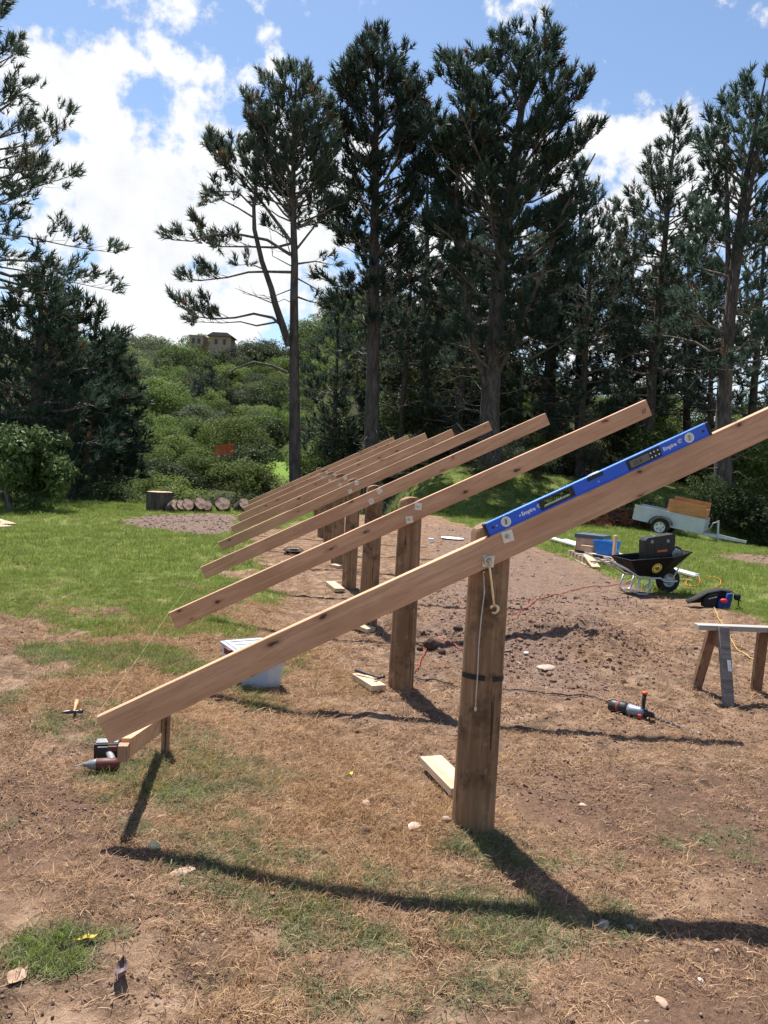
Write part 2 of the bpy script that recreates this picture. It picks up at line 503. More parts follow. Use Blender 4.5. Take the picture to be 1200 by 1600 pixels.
def H(X, Y, M=None):
    X = np.asarray(X, float); Y = np.asarray(Y, float)
    if M is None: M = masks(X, Y)
    z = .10*S((.35-X)/1.05)*S((14-Y)/4) 
    z = z + (fbm(X*.55, Y*.55, 3, 3)-.5)*.10*S((Y-2)/4)
    near = S((22-Y)/10)
    z = z + (fbm(X*3.2, Y*3.2, 3, 5)-.5)*.035*near
    rough = (1-M['g'])*near
    z = z + (fbm(X*13, Y*13, 3, 7)-.5)*.042*rough + (fbm(X*13, Y*13, 3, 8)-.5)*.035*M['work']*near
    z = z + .27*np.exp(-(((X-MOUND[0])/.85)**2+((Y-MOUND[1])/.75)**2))*(1+.7*(fbm(X*5, Y*5, 3, 9)-.5))
    z = z + .10*np.exp(-(((X-MOUND[0]+.9)/.8)**2+((Y-MOUND[1]-.1)/.3)**2))
    for n_ in range(4):
        dq = np.hypot(X-1.0454, Y-3.6829-2.3626*n_); z = z + .032*np.exp(-((dq-.15)/.10)**2)*(.5+fbm(X*7, Y*7, 2, 19))
    z = z - .17*M['trench']
    # right lawn falls gently to the pond
    z = z - .22*S((X-11)/3.5)*S((Y-14)/6)
    pd = np.hypot((X-POND[0])/4.1, (Y-POND[1])/4.0)
    z = z - 1.0*S((1.25-pd)/.5)
    # grass bank that carries the pines
    bank = S((Y-28.5)/8)*S((X-3.0)/4)*(1-S((X-13)/3)*S((33-Y)/4))
    z = z + 1.7*bank + np.where(X > 3, .03*np.clip(Y-37, 0, 80), 0)*S((X-3)/6)
    # the valley behind the log rounds, then the far hillside
    val = S((Y-25.0-.12*np.abs(X+2))/13)*S((7.5-X)/7)
    z = z - 6.5*val
    hx = S((70-X)/60)
    z = z + hx*23.4*np.clip((Y-40)/98, 0, 1)**.85*S((Y-38)/8) + hx*2.0*(fbm(X*.03, Y*.03, 3, 77)-.5)*S((Y-50)/40)
    z = z + 6*S((-X-34)/25)*S((Y-20)/20)
    return z
def Hs(x, y):
    return float(H(np.array([x]), np.array([y]))[0])
def G(px, py, dz=0.0):
    """where the sight line of a photo pixel meets the ground"""
    z = 0.0
    for _ in range(12):
        p = G0(px, py, z+dz); z = .5*z + .5*Hs(p[0], p[1])
    p = G0(px, py, z+dz)
    return Vector((p[0], p[1], Hs(p[0], p[1])))

def graded(a, b, step, lo, hi, grow):
    mid = list(np.arange(a, b+1e-6, step)); s = step; x = b; up = []
    while x < hi: s = min(s*grow, 12.0); x += s; up.append(x)
    s = step; x = a; dn = []
    while x > lo: s = min(s*grow, 12.0); x -= s; dn.append(x)
    return np.array(dn[::-1]+mid+up)
gx = graded(-2.6, 5.2, .028, -420, 420, 1.055)
gy = graded(2.3, 8.6, .028, -30, 620, 1.035)
GX, GY = np.meshgrid(gx, gy)
gm = masks(GX.ravel(), GY.ravel())
gz = H(GX.ravel(), GY.ravel(), gm)
nx, ny = len(gx), len(gy)
idx = np.arange(nx*ny).reshape(ny, nx)
quads = np.stack([idx[:-1, :-1], idx[:-1, 1:], idx[1:, 1:], idx[1:, :-1]], -1).reshape(-1, 4)

def ground_material():
    t = NT('dry_turf_and_soil')
    v = t.coord('Object')
    n_big = t.noise(v, .9, 5, .6); n_mid = t.noise(v, 5.5, 6, .62); n_fine = t.noise(v, 38, 5, .7); n_grit = t.noise(v, 140, 3, .7)
    fib = t.noise(t.coord('Object', (1, 1, 1)), 75, 4, .7, 2.5)
    soil = t.ramp(n_mid, [(.32, (.034, .021, .014)), (.43, (.105, .065, .042)), (.54, (.205, .13, .085)), (.70, (.37, .255, .175))])
    soil = t.mix(t.map(n_big, .42, .66, 0, .6), soil, (.20, .115, .072))
    soil = t.mix(t.map(fib, .50, .64, 0, .55), soil, (.42, .30, .20))
    soil = t.mix(t.map(n_fine, .56, .70, 0, .75), soil, (.085, .052, .038))
    soil = t.mix(t.map(n_grit, .62, .75, 0, .5), soil, (.06, .04, .03))
    wk = t.attr('work')
    dark = t.ramp(n_fine, [(.3, (.06, .04, .032)), (.5, (.175, .117, .09)), (.68, (.32, .22, .168))])
    soil = t.mix(t.math('MULTIPLY', wk, t.map(n_mid, .34, .6, .45, 1.0)), soil, dark)
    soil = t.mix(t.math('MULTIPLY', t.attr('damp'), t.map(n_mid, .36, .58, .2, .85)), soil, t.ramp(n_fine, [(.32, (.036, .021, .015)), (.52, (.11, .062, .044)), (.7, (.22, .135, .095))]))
    dry = t.ramp(n_fine, [(.3, (.12, .064, .034)), (.5, (.26, .142, .078)), (.7, (.40, .245, .145))])
    dry = t.mix(t.map(n_mid, .45, .6, 0, .7), dry, (.19, .155, .075))
    soil = t.mix(t.math('MULTIPLY', t.attr('turf'), t.map(n_big, .3, .6, .55, .95)), soil, dry)
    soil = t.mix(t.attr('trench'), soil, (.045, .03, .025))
    mulch = t.ramp(n_fine, [(.3, (.05, .036, .033)), (.5, (.15, .105, .085)), (.7, (.33, .235, .185))])
    soil = t.mix(t.attr('mulch'), soil, mulch)
    grass = t.ramp(n_mid, [(.3, (.075, .108, .022)), (.5, (.135, .185, .04)), (.7, (.21, .23, .065))])
    grass = t.mix(t.map(n_fine, .5, .68, 0, .6), grass, (.05, .075, .02))
    gg = t.math('ADD', t.attr('green'), t.math('MULTIPLY', t.math('SUBTRACT', n_mid, .5), .7), clamp=True)
    dull = t.attr('dull')
    grass = t.mix(dull, grass, t.mix(n_fine, (.11, .105, .055), (.27, .245, .145)))
    c = t.mix(t.map(gg, .25, .75, 0, .85), soil, grass)
    litter = t.ramp(n_mid, [(.3, (.022, .028, .012)), (.55, (.05, .055, .022)), (.8, (.075, .085, .03))])
    c = t.mix(t.attr('forest'), c, litter)
    c = t.mix(t.attr('clearing'), c, t.ramp(n_mid, [(.3, (.11, .18, .03)), (.7, (.17, .25, .05))]))
    hgt = t.math('ADD', t.math('MULTIPLY', n_mid, .5), t.math('ADD', t.math('MULTIPLY', n_fine, .7), t.math('MULTIPLY', n_grit, .3)))
    t.bsdf(c, .95, 0, t.bump(hgt, 1.0, .03), .1)
    return t.m
M_GROUND = ground_material()
_c1, _c2 = at(440, 688, 64), at(548, 680, 74)
CLEAR = [(_c1[0], _c1[1], 2.9, 4.0), (_c2[0], _c2[1], 1.8, 4.0)]
clr = np.zeros(nx*ny)
for cx, cy, rx, ry in CLEAR:
    clr = np.maximum(clr, S(1.6-1.2*np.hypot((GX.ravel()-cx)/rx, (GY.ravel()-cy)/ry)))
me = mesh_np('ground', np.stack([GX.ravel(), GY.ravel(), gz], 1), quads, 4, M_GROUND,
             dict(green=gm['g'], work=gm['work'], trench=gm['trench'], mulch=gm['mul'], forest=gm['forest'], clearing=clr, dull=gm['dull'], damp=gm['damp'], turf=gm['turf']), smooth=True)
ground = tag(link('ground', me), kind='structure')

# pond beyond the trailer
t = NT('pond_water'); v = t.coord('Object')
t.bsdf(t.mix(t.map(t.noise(v, 1.2, 4), .4, .7), (.012, .016, .012), (.05, .045, .03)), .06, 0, t.bump(t.noise(v, 7, 3), .25, .02), .5)
mb = MB(); ring = []
for k in range(40):
    a = 2*math.pi*k/40; rr = 1.22+.05*math.sin(3*a)
    ring.append((POND[0]+5.0*math.cos(a)*rr/1.22, POND[1]+4.9*math.sin(a)*rr/1.22, -.62))
mb.add(ring, [tuple(range(40))])
tag(mb.build('pond_water', t.m), kind='structure')
# ------------------------------------------------------------------ trees
def norm(a):
    return a/np.maximum(np.linalg.norm(a, axis=-1, keepdims=True), 1e-9)
def bark_material(name, c0, c1):
    t = NT(name); v = t.coord('Object', (3.0, 3.0, .7))
    n = t.noise(v, 2.2, 6, .65, .6); n2 = t.noise(v, 9, 4, .7)
    c = t.mix(t.map(n, .35, .65), c0, c1)
    c = t.mix(t.map(n2, .55, .7, 0, .6), c, tuple(q*.4 for q in c0))
    t.bsdf(c, .9, 0, t.bump(t.math('ADD', n, n2), .8, .06), .15)
    return t.m
M_BARK = bark_material('pine_bark', (.062, .05, .045), (.15, .122, .105))
M_LIMB = bark_material('pine_limb_bark', (.105, .09, .08), (.24, .205, .18))
M_PINE = foliage('pine_needles', (.022, .038, .034), (.072, .105, .075), .34, .5, (.05, .075, .05), (.13, .075, .04))
M_PINE2 = foliage('pine_needles_grey', (.036, .055, .046), (.10, .13, .092), .36, .5, (.075, .098, .065), (.13, .075, .04))
M_PINE_D = foliage('pine_needles_deep', (.018, .032, .027), (.056, .085, .056), .3, .5, (.036, .056, .036), (.13, .075, .04))

def tufts_mesh(name, pos, axis, size, tint, K, rng, mat, wid=.06, spread=(.45, 1.35)):
    pos = np.asarray(pos); axis = norm(np.asarray(axis)); size = np.asarray(size)[:, None, None]
    N = len(pos)
    ref = np.where(np.abs(axis[:, 2:3]) < .9, np.array([[0, 0, 1.0]]), np.array([[1.0, 0, 0]]))
    a = norm(np.cross(axis, ref)); b = np.cross(axis, a)
    k = np.arange(K)
    ang = (k*2.39996)[None, :] + rng.uniform(0, 6.28, (N, 1)) + rng.uniform(-.3, .3, (N, K))
    phi = rng.uniform(spread[0], spread[1], (N, K))*(1-.55*(k/K))[None, :]
    rad = a[:, None, :]*np.cos(ang)[..., None] + b[:, None, :]*np.sin(ang)[..., None]
    d = axis[:, None, :]*np.cos(phi)[..., None] + rad*np.sin(phi)[..., None]
    d = norm(d + np.array([0, 0, .12]))
    st = pos[:, None, :] + axis[:, None, :]*(k/K*.85)[None, :, None]*size
    ln = size*rng.uniform(.5, .85, (N, K))[..., None]
    side = norm(np.cross(d, rng.normal(size=(N, K, 3))))
    w = side*size*wid
    tip = st + d*ln
    V = np.stack([st-w, st+w, tip], 2)
    V = V.reshape(-1, 3)
    T = np.arange(N*K*3).reshape(-1, 3)
    tt = np.repeat(np.asarray(tint), K*3)*1.0
    tt = np.clip(tt + np.tile(np.array([-.08, -.08, .15]), N*K) + np.repeat(rng.uniform(-.12, .15, N*K), 3), 0, 1)
    return mesh_np(name, V, T, 3, mat, dict(tint=tt))

class Pine:
    def __init__(s, seed):
        s.rng = np.random.default_rng(seed); s.limb = MB(); s.trunk = MB()
        s.p = []; s.a = []; s.sz = []; s.t = []
    def tuft(s, p, a, size, tint):
        s.p.append(p); s.a.append(a); s.sz.append(size); s.t.append(tint)
    def twig(s, p0, d, L, r, dens, size, bare=False, lift=.35):
        rng = s.rng; n = 3
        pts = [p0]; dd = d/np.linalg.norm(d)
        for i in range(n):
            dd = dd + rng.normal(0, .16, 3) + np.array([0, 0, lift*.35]); dd /= np.linalg.norm(dd)
            pts.append(pts[-1]+dd*L/n)
        s.limb.tube(pts, [r, r*.75, r*.5, r*.25], 3, cap=False)
        if bare: return
        m = max(2, int(L*dens*1.7))
        for i in range(m):
            u = 1-.42*rng.random()**1.4 if i else 1.0
            q = u*n; j = min(int(q), n-1)
            p = pts[j]+(pts[j+1]-pts[j])*(q-j)
            a = (pts[j+1]-pts[j]); a = a/np.linalg.norm(a) + rng.normal(0, .5, 3) + np.array([0, 0, .55])
            s.tuft(p+rng.normal(0, .07, 3), a, size*rng.uniform(.7, 1.25), (rng.uniform(.2, .7)+.25*u*rng.random()) if rng.random() > .045 else -1.0)
    def branch(s, pts, r, dens=3.0, size=.42, start=.35, bare=False, sub=2.4, spread=1.0, sublen=.34):
        """pts: curve from trunk to tip"""
        rng = s.rng; pts = np.asarray(pts, float); n = len(pts)
        s.limb.tube(list(pts), list(np.linspace(r, r*.22, n)), 5, cap=False)
        seg = np.linalg.norm(np.diff(pts, axis=0), axis=1); L = seg.sum(); cum = np.concatenate([[0], np.cumsum(seg)])/L
        m = max(2, int(L*sub))
        for i in range(m):
            u = start + (1-start)*(i+rng.random())/m
            j = min(np.searchsorted(cum, u, side='right')-1, n-2)
            f = (u-cum[j])/(cum[j+1]-cum[j]+1e-9); p = pts[j]+(pts[j+1]-pts[j])*f
            d = pts[j+1]-pts[j]; d = d/np.linalg.norm(d)
            side = np.cross(d, [0, 0, 1.0]); side /= (np.linalg.norm(side)+1e-9)
            ang = rng.uniform(.3, 1.05)*(1 if i % 2 else -1)*spread
            dd = d*math.cos(ang)+side*math.sin(ang)+np.array([0, 0, rng.uniform(-.15, .5)])
            l = max(.35, L*sublen*(1.12-u)*rng.uniform(.6, 1.3)+.18)
            s.twig(p, dd, l, max(.010, r*.28), dens, size, bare)
        if not bare:
            for _ in range(3):
                s.tuft(pts[-1]+rng.normal(0, .06, 3), (pts[-1]-pts[-2])/np.linalg.norm(pts[-1]-pts[-2])+np.array([0, 0, .5])+rng.normal(0, .3, 3), size*1.1, .7)
    def finish(s, name, label, base, mat, K=14, wid=.075, group=None, cat='tree', bark=None):
        root = empty(name, base)
        b = np.array(base)
        def shift(mb):
            mb.v = [(x-b[0], y-b[1], z-b[2]) for x, y, z in mb.v]; return mb
        shift(s.trunk).build('trunk', bark or M_BARK, root, smooth=True)
        if s.limb.v: shift(s.limb).build('limb', M_LIMB, root, smooth=True)
        me = tufts_mesh('crown', np.array(s.p)-b, s.a, s.sz, s.t, K, s.rng, mat, wid)
        link('crown', me, root)
        tag(root, label, cat, group)
        return root

def interp_prof(prof, y):
    ys = [p[0] for p in prof]
    return float(np.interp(y, ys, [p[1] for p in prof])), float(np.interp(y, ys, [p[2] for p in prof]))

def pine(name, label, path, d, r0, prof, seed, mat=None, step=.5, nb=(3, 5), dens=3.2, size=.42, elev=(8, 48), dead=10, group=None, top_r=.03, depth_k=.72, K=17, sub=2.4, curl=.25, wid=.066, fill=1.0, gap=.45, rag=.58):
    """path: trunk in photo pixels from the ground up; prof: (photo y, reach to the left, reach to the right) in pixels"""
    T = Pine(seed); rng = T.rng
    P = [at(x, y, d) for x, y in path]
    base = np.array([P[0][0], P[0][1], Hs(P[0][0], P[0][1])-.15])
    if P[0][2] > base[2]+.3: P = [base]+P
    else: P[0] = base
    P = np.array(P); ys = np.array([path[0][1]+ (0 if len(P) == len(path) else 60)]+[p[1] for p in path])[-len(P):]
    zmin, ztop = P[0][2], P[-1][2]
    # smooth the trunk
    tt = np.linspace(0, 1, 18)
    zz_ = zmin+(ztop-zmin)*tt
    tx = np.interp(zz_, P[:, 2], P[:, 0])+np.cumsum(rng.normal(0, .015, 18)); ty = np.interp(zz_, P[:, 2], P[:, 1])+np.cumsum(rng.normal(0, .015, 18))
    trunk = np.stack([tx, ty, zz_], 1)
    rad = top_r+(r0-top_r)*(1-tt)**.8; rad[0] *= 1.3
    T.trunk.tube(list(trunk), list(rad), 10, cap=False)
    Rw = np.array([_R0[0], _R0[1], 0]); Dw = np.array([_F[0], _F[1], 0]); Dw /= np.linalg.norm(Dw)
    px2m = d/F_PX
    def trunk_at(z):
        z = np.clip(z, zmin, ztop)
        return np.array([np.interp(z, zz_, tx), np.interp(z, zz_, ty), z])
    ytop, ybot = prof[0][0], prof[-1][0]
    def z_of(y):
        x = np.interp(y, [p[1] for p in path][::-1], [p[0] for p in path][::-1]); return at(x, y, d)[2]
    z1, z0 = z_of(ytop), z_of(ybot)
    z = z0; phase = rng.uniform(0, 6.28)
    while z < z1:
        y = ytop+(z1-z)/(z1-z0)*(ybot-ytop); t = (z-z0)/(z1-z0)
        l, r = interp_prof(prof, y)
        n = rng.integers(nb[0], nb[1]+1); phase += rng.uniform(.4, 1.6)
        for k in range(n):
            az = phase+2*math.pi*(k+rng.uniform(-.25, .25))/n
            c, s_ = math.cos(az), math.sin(az)
            R = (abs(c)**1.5*(r if c > 0 else l)+abs(s_)**1.5*(l+r)/2*depth_k)*px2m
            R = R*rng.uniform(rag, 1.12)
            if R < .12: continue
            if t < .45 and rng.random() < gap*(1-t/.45): continue
            e = math.radians(elev[0]+(elev[1]-elev[0])*t+rng.uniform(-9, 9))
            rise = R*math.tan(e)
            o = trunk_at(max(z-rise, zmin+1.0))
            hd = Rw*c+Dw*s_
            zt = z+rng.uniform(-.2, .2)
            pts = []
            for q in np.linspace(0, 1, 6):
                p = o+hd*R*q; p[2] = o[2]+(zt-o[2])*((1-curl)*q+curl*q*q*1.0); pts.append(p)
            pts = np.array(pts); pts[1:-1] += rng.normal(0, .05*R/2.5, (4, 3)); 
            T.branch(pts, max(.02, min(.018*R+.02, .11)), dens*fill, size, start=.42 if R > 1.5 else .2, sub=sub)
        z += step*rng.uniform(.7, 1.3)
    for _ in range(3):
        T.tuft(trunk[-1], rng.normal(0, .2, 3)+np.array([0, 0, 1.0]), size*1.2, .6)
    for i in range(dead):
        z = zmin+(z0-zmin)*rng.uniform(.12, 1.25)+.0
        az = rng.uniform(0, 6.28); hd = Rw*math.cos(az)+Dw*math.sin(az); L = rng.uniform(.8, 3.2)
        o = trunk_at(z); pts = [o+hd*L*q+np.array([0, 0, L*(.35*q-.15*q*q)*rng.uniform(-.6, 1.4)]) for q in np.linspace(0, 1, 5)]
        T.branch(pts, .022, bare=True, start=.3, sub=1.6)
    return T, trunk_at, base, mat or M_PINE, K, wid, name, label, group
def done(x):
    T, _, base, mat, K, wid, name, label, group = x
    return T.finish(name, label, base, mat, K, wid, group)
PG = 'tall pines behind the lawn'
# slender pine with a second stem, left of the row
x = pine('pine_tree', 'slender forked pine with bare lower branches, left of the dense pine clump', [(463, 790), (461, 700), (459, 600), (458, 500), (459, 400), (457, 300), (460, 200), (464, 112)], 34, .34,
         [(112, 8, 10), (150, 55, 45), (200, 85, 60), (260, 75, 70), (340, 50, 55)], 101, M_PINE2, step=.34, nb=(4, 6), dens=4.0, size=.40, elev=(30, 55), dead=8, group=PG)
T, trunk_at = x[0], x[1]; rng = T.rng
def zpt(zx, zy, dd=0.0): return at(250+zx/2.3875, 90+zy/2.3875, 34+dd)
def limb(zpts, r, dd, **kw):
    n = len(zpts); T.branch([zpt(a, b, dd*i/(n-1)) for i, (a, b) in enumerate(zpts)], r, **kw)
stem = [zpt(482, 1075), zpt(452, 985, -.2), zpt(430, 920, -.35), zpt(415, 860, -.45), zpt(380, 760, -.6), zpt(352, 640, -.7), zpt(350, 560, -.8), zpt(360, 460, -.8), zpt(362, 380, -.9), zpt(352, 300, -.9)]
T.trunk.tube(stem, list(np.linspace(.17, .03, len(stem))), 8, cap=False)
for zp, r, dd, kw in [
    ([(500, 690), (430, 708), (330, 705), (230, 705), (170, 688)], .07, .8, dict(start=.45)),
    ([(487, 735), (400, 680), (300, 660), (200, 660), (120, 685), (45, 680)], .08, -1.0, dict(start=.55)),
    ([(490, 690), (440, 620), (380, 540), (300, 450), (230, 390), (175, 330)], .09, .6, dict(start=.5, dens=4.2, sublen=.42)),
    ([(370, 520), (320, 450), (260, 400), (200, 350), (190, 300)], .05, -.6, dict(start=.3, dens=4)),
    ([(360, 470), (310, 380), (270, 310)], .04, -.3, dict(start=.25, dens=4)),
    ([(355, 600), (290, 560), (230, 530), (175, 540)], .05, .9, dict(start=.35, dens=4)),
    ([(350, 560), (290, 500), (215, 500), (180, 520)], .05, -1.2, dict(start=.35, dens=4)),
    ([(485, 590), (440, 530), (400, 480), (340, 420), (330, 340)], .07, 1.0, dict(start=.5, dens=4)),
    ([(490, 800), (400, 798), (330, 800), (250, 820), (150, 832), (85, 828)], .07, .9, dict(start=.55)),
    ([(400, 795), (340, 770), (290, 775)], .04, .6, dict(start=.4)),
    ([(460, 1005), (420, 970), (350, 955), (280, 970), (200, 975), (130, 965), (55, 915)], .075, -.9, dict(start=.5)),
    ([(440, 985), (360, 1000), (300, 985), (230, 990), (110, 985)], .05, .7, dict(start=.55)),
    ([(475, 1175), (420, 1150), (350, 1135), (280, 1160), (220, 1200), (165, 1250)], .07, -.6, dict(start=.75, dens=1.5)),
    ([(505, 720), (560, 650), (600, 600), (650, 560)], .06, .6, dict(start=.45)),
    ([(505, 890), (560, 910), (630, 925)], .05, -.7, dict(start=.3)),
    ([(510, 770), (580, 760), (650, 775)], .05, .6, dict(start=.35)),
    ([(505, 640), (570, 600), (640, 560), (690, 540)], .05, -1.0, dict(start=.45)),
    ([(505, 450), (440, 370), (400, 290), (385, 200)], .06, -.6, dict(start=.3, dens=4)),
    ([(508, 420), (560, 330), (610, 270)], .06, .8, dict(start=.3, dens=4)),
    ([(505, 520), (570, 480), (640, 470)], .05, .2, dict(start=.35, dens=4)),
    ([(505, 560), (455, 470), (440, 430)], .04, 1.0, dict(start=.35, dens=4)),
    ([(430, 920), (330, 880), (280, 860)], .03, .3, dict(bare=True)), ([(500, 860), (400, 900), (310, 880)], .03, .5, dict(bare=True)), ([(500, 780), (460, 640), (420, 600)], .03, .5, dict(bare=True)),
    ([(505, 820), (560, 850), (640, 900), (720, 930)], .04, 1.5, dict(bare=True)), ([(495, 780), (420, 740), (410, 640)], .03, -.5, dict(bare=True)),
]: limb(zp, r, dd, **{**dict(dens=3.6, size=.40), **kw})
done(x)

# dark dense pine right of it
x = pine('pine_tree', 'dense dark pine with a straight trunk, just right of the slender forked pine', [(580, 790), (582, 640), (583, 500), (585, 350), (587, 200), (588, 62)], 36, .42,
         [(60, 10, 10), (85, 45, 50), (110, 70, 76), (160, 78, 86), (220, 96, 90), (290, 92, 70), (360, 75, 62), (440, 80, 60), (560, 80, 60)], 202, M_PINE, step=.48, nb=(3, 6), dens=4.2, size=.44, elev=(8, 56), dead=30, gap=.7, group=PG, sub=2.8)
done(x)
# tallest, broad crown
x = pine('pine_tree', 'tallest broad-crowned pine in the middle of the clump', [(764, 800), (766, 640), (775, 500), (795, 330), (815, 180), (838, 48)], 35, .5,
         [(45, 12, 12), (75, 50, 45), (120, 95, 72), (160, 120, 105), (190, 125, 160), (240, 130, 110), (300, 125, 120), (380, 115, 140), (460, 110, 120), (560, 100, 120)], 303, M_PINE, step=.48, nb=(3, 6), dens=4.2, size=.44, elev=(10, 54), dead=52, gap=.7, group=PG, sub=2.7)
T = x[0]
def fork(pp, r, dds):
    pts = [at(a, b, 35+d_) for (a, b), d_ in zip(pp, dds)]
    T.trunk.tube(pts, list(np.linspace(r, r*.25, len(pts))), 7, cap=False)
fork([(768, 640), (742, 540), (720, 420), (712, 300), (728, 180), (735, 95)], .17, [0, -.4, -.7, -.8, -.8, -.8])
fork([(770, 600), (808, 520), (850, 420), (880, 330), (930, 240)], .13, [0, -.5, -1, -1.4, -1.6])
fork([(776, 560), (830, 560), (900, 520), (960, 500)], .08, [0, -.8, -1.5, -1.8])
for pp, dds in [([(735, 95), (733, 82)], 0)]:
    pass
for k in range(24):
    yy = T.rng.uniform(90, 330); xx = np.interp(yy, [95, 300], [732, 712]); s_ = T.rng.choice([-1, 1]); L = T.rng.uniform(25, 75)*(.4+.6*min(1, (yy-80)/90))
    o = at(xx, yy+L*.35, 34.2); e = at(xx+s_*L, yy-L*.3, 34.2+T.rng.uniform(-2, 2)); m = (o+e)/2+np.array([0, 0, -.1])
    T.branch([o, m, e], .04, 4.0, .45, start=.2, sub=2.8)
done(x)
# narrow spire at the right
x = pine('pine_tree', 'narrow pointed pine standing before the white cloud at the right', [(1008, 800), (1015, 640), (1030, 450), (1045, 300), (1056, 180)], 40, .3,
         [(180, 3, 3), (215, 18, 20), (260, 40, 36), (310, 62, 50), (380, 85, 70), (460, 90, 80), (560, 95, 85), (640, 80, 80)], 404, M_PINE2, step=.48, nb=(3, 5), dens=3.0, size=.42, elev=(-4, 40), dead=16, group=PG)
done(x)
x = pine('pine_tree', 'big dark pine cut off by the right edge of the picture', [(1128, 800), (1132, 640), (1142, 480), (1165, 300), (1200, 122)], 33, .4,
         [(120, 14, 20), (160, 50, 60), (200, 70, 90), (260, 68, 100), (330, 70, 100), (420, 95, 110), (520, 110, 120), (600, 100, 110)], 505, M_PINE, step=.52, nb=(3, 5), dens=3.6, size=.44, elev=(4, 54), dead=24, gap=.8, group=PG)
T = x[0]
T.trunk.tube([at(1136, 560, 33), at(1150, 430, 32.7), at(1172, 300, 32.5), at(1190, 200, 32.4)], [.2, .16, .1, .05], 7, cap=False)
T.trunk.tube([at(1140, 520, 33), at(1138, 400, 33.4), at(1136, 290, 33.6), at(1130, 210, 33.7)], [.15, .12, .08, .03], 7, cap=False)
done(x)
# left edge pine, trunk outside the picture
x = pine('pine_tree', 'tall open pine at the left edge, its branches reaching in from outside', [(-52, 800), (-48, 600), (-44, 400), (-36, 200), (-22, -20)], 26, .36,
         [(-15, 15, 15), (30, 60, 48), (80, 90, 72), (140, 110, 85), (185, 120, 130), (240, 120, 105), (300, 120, 95), (350, 130, 100), (395, 130, 185), (430, 130, 120), (455, 130, 200), (480, 130, 130)], 606, M_PINE2, step=.5, nb=(4, 5), dens=3.8, size=.32, elev=(2, 40), dead=12, group=PG, sub=2.6)
T = x[0]
for pp, dd in [([(-40, 330), (10, 285), (60, 235), (108, 178)], -1), ([(-42, 310), (30, 300), (80, 285), (118, 272)], .8), ([(-45, 360), (40, 370), (110, 385), (178, 395)], -.5), ([(-46, 410), (30, 422), (90, 436), (178, 455)], .6)]:
    T.branch([at(a, b, 26+dd*i/3) for i, (a, b) in enumerate(pp)], .035, 3.8, .30, start=.42, sub=2.6)
done(x)
# two dark conifers below it
x = pine('pine_tree', 'dark bushy pine under the open pine at the left edge, its tip pointed', [(58, 815), (60, 600), (66, 432)], 27, .3,
         [(425, 6, 6), (470, 45, 48), (540, 85, 80), (620, 110, 105), (700, 125, 110), (770, 110, 95)], 707, M_PINE_D, step=.42, nb=(4, 6), dens=4.0, size=.40, elev=(-14, 42), dead=0, gap=.15, rag=.3, group=PG, sub=2.8)
done(x)
x = pine('pine_tree', 'dark pine with drooping lower boughs above the left end of the lawn', [(112, 820), (116, 650), (120, 470)], 30, .3,
         [(465, 6, 6), (505, 45, 62), (560, 80, 85), (620, 90, 98), (690, 95, 100), (760, 90, 95)], 808, M_PINE_D, step=.44, nb=(4, 6), dens=4.0, size=.42, elev=(-14, 40), dead=0, gap=.15, rag=.3, group=PG, sub=2.8)
done(x)
x = pine('pine_tree', 'smaller dark pine at the right end of the left-hand dark mass', [(168, 815), (170, 680), (172, 545)], 33, .22,
         [(540, 5, 5), (575, 30, 30), (620, 45, 42), (680, 52, 48), (750, 50, 50)], 818, M_PINE_D, step=.36, nb=(5, 7), dens=4.2, size=.42, elev=(-10, 34), dead=0, gap=0, rag=.45, group=PG, sub=2.8)
done(x)
# the wood behind: a few built trees, copied
protos = []
for i, (xx, yt, sd_, mt) in enumerate([(660, 240, 11, M_PINE), (900, 260, 12, M_PINE2), (860, 330, 13, M_PINE)]):
    x = pine('pine_tree', 'shaded pine in the wood behind the front pines', [(xx, 760), (xx+4, 560), (xx+8, yt)], 46, .3,
             [(yt, 5, 5), (yt+50, 40, 40), (yt+130, 75, 75), (yt+230, 85, 85), (yt+330, 75, 80)], 900+sd_, mt, step=.75, nb=(3, 5), dens=2.2, size=.46, elev=(0, 45), dead=40, K=14, wid=.075, group='pines in the shaded wood')
    protos.append(done(x))
rn = random.Random(4)
for i, (xx, dd, sc) in enumerate([(520, 50, .72), (625, 44, .66), (706, 42, .8), (722, 52, .85), (787, 45, .9), (838, 43, .85), (905, 41, .8), (960, 50, .85), (988, 44, .78), (1075, 46, .85), (1110, 40, .66), (1170, 42, .95), (1260, 45, 1.0), (560, 56, .7), (660, 54, .75), (760, 60, .8), (860, 60, .85), (1020, 60, .85), (1350, 40, 1.0)]):
    c = copy_tree(protos[i % 3]); p = at(xx, 740, dd)
    c.location = (p[0], p[1], Hs(p[0], p[1])-.1); c.rotation_euler = (rn.uniform(-.03, .03), rn.uniform(-.03, .03), rn.uniform(0, 6.28)); c.scale = (sc, sc, sc)
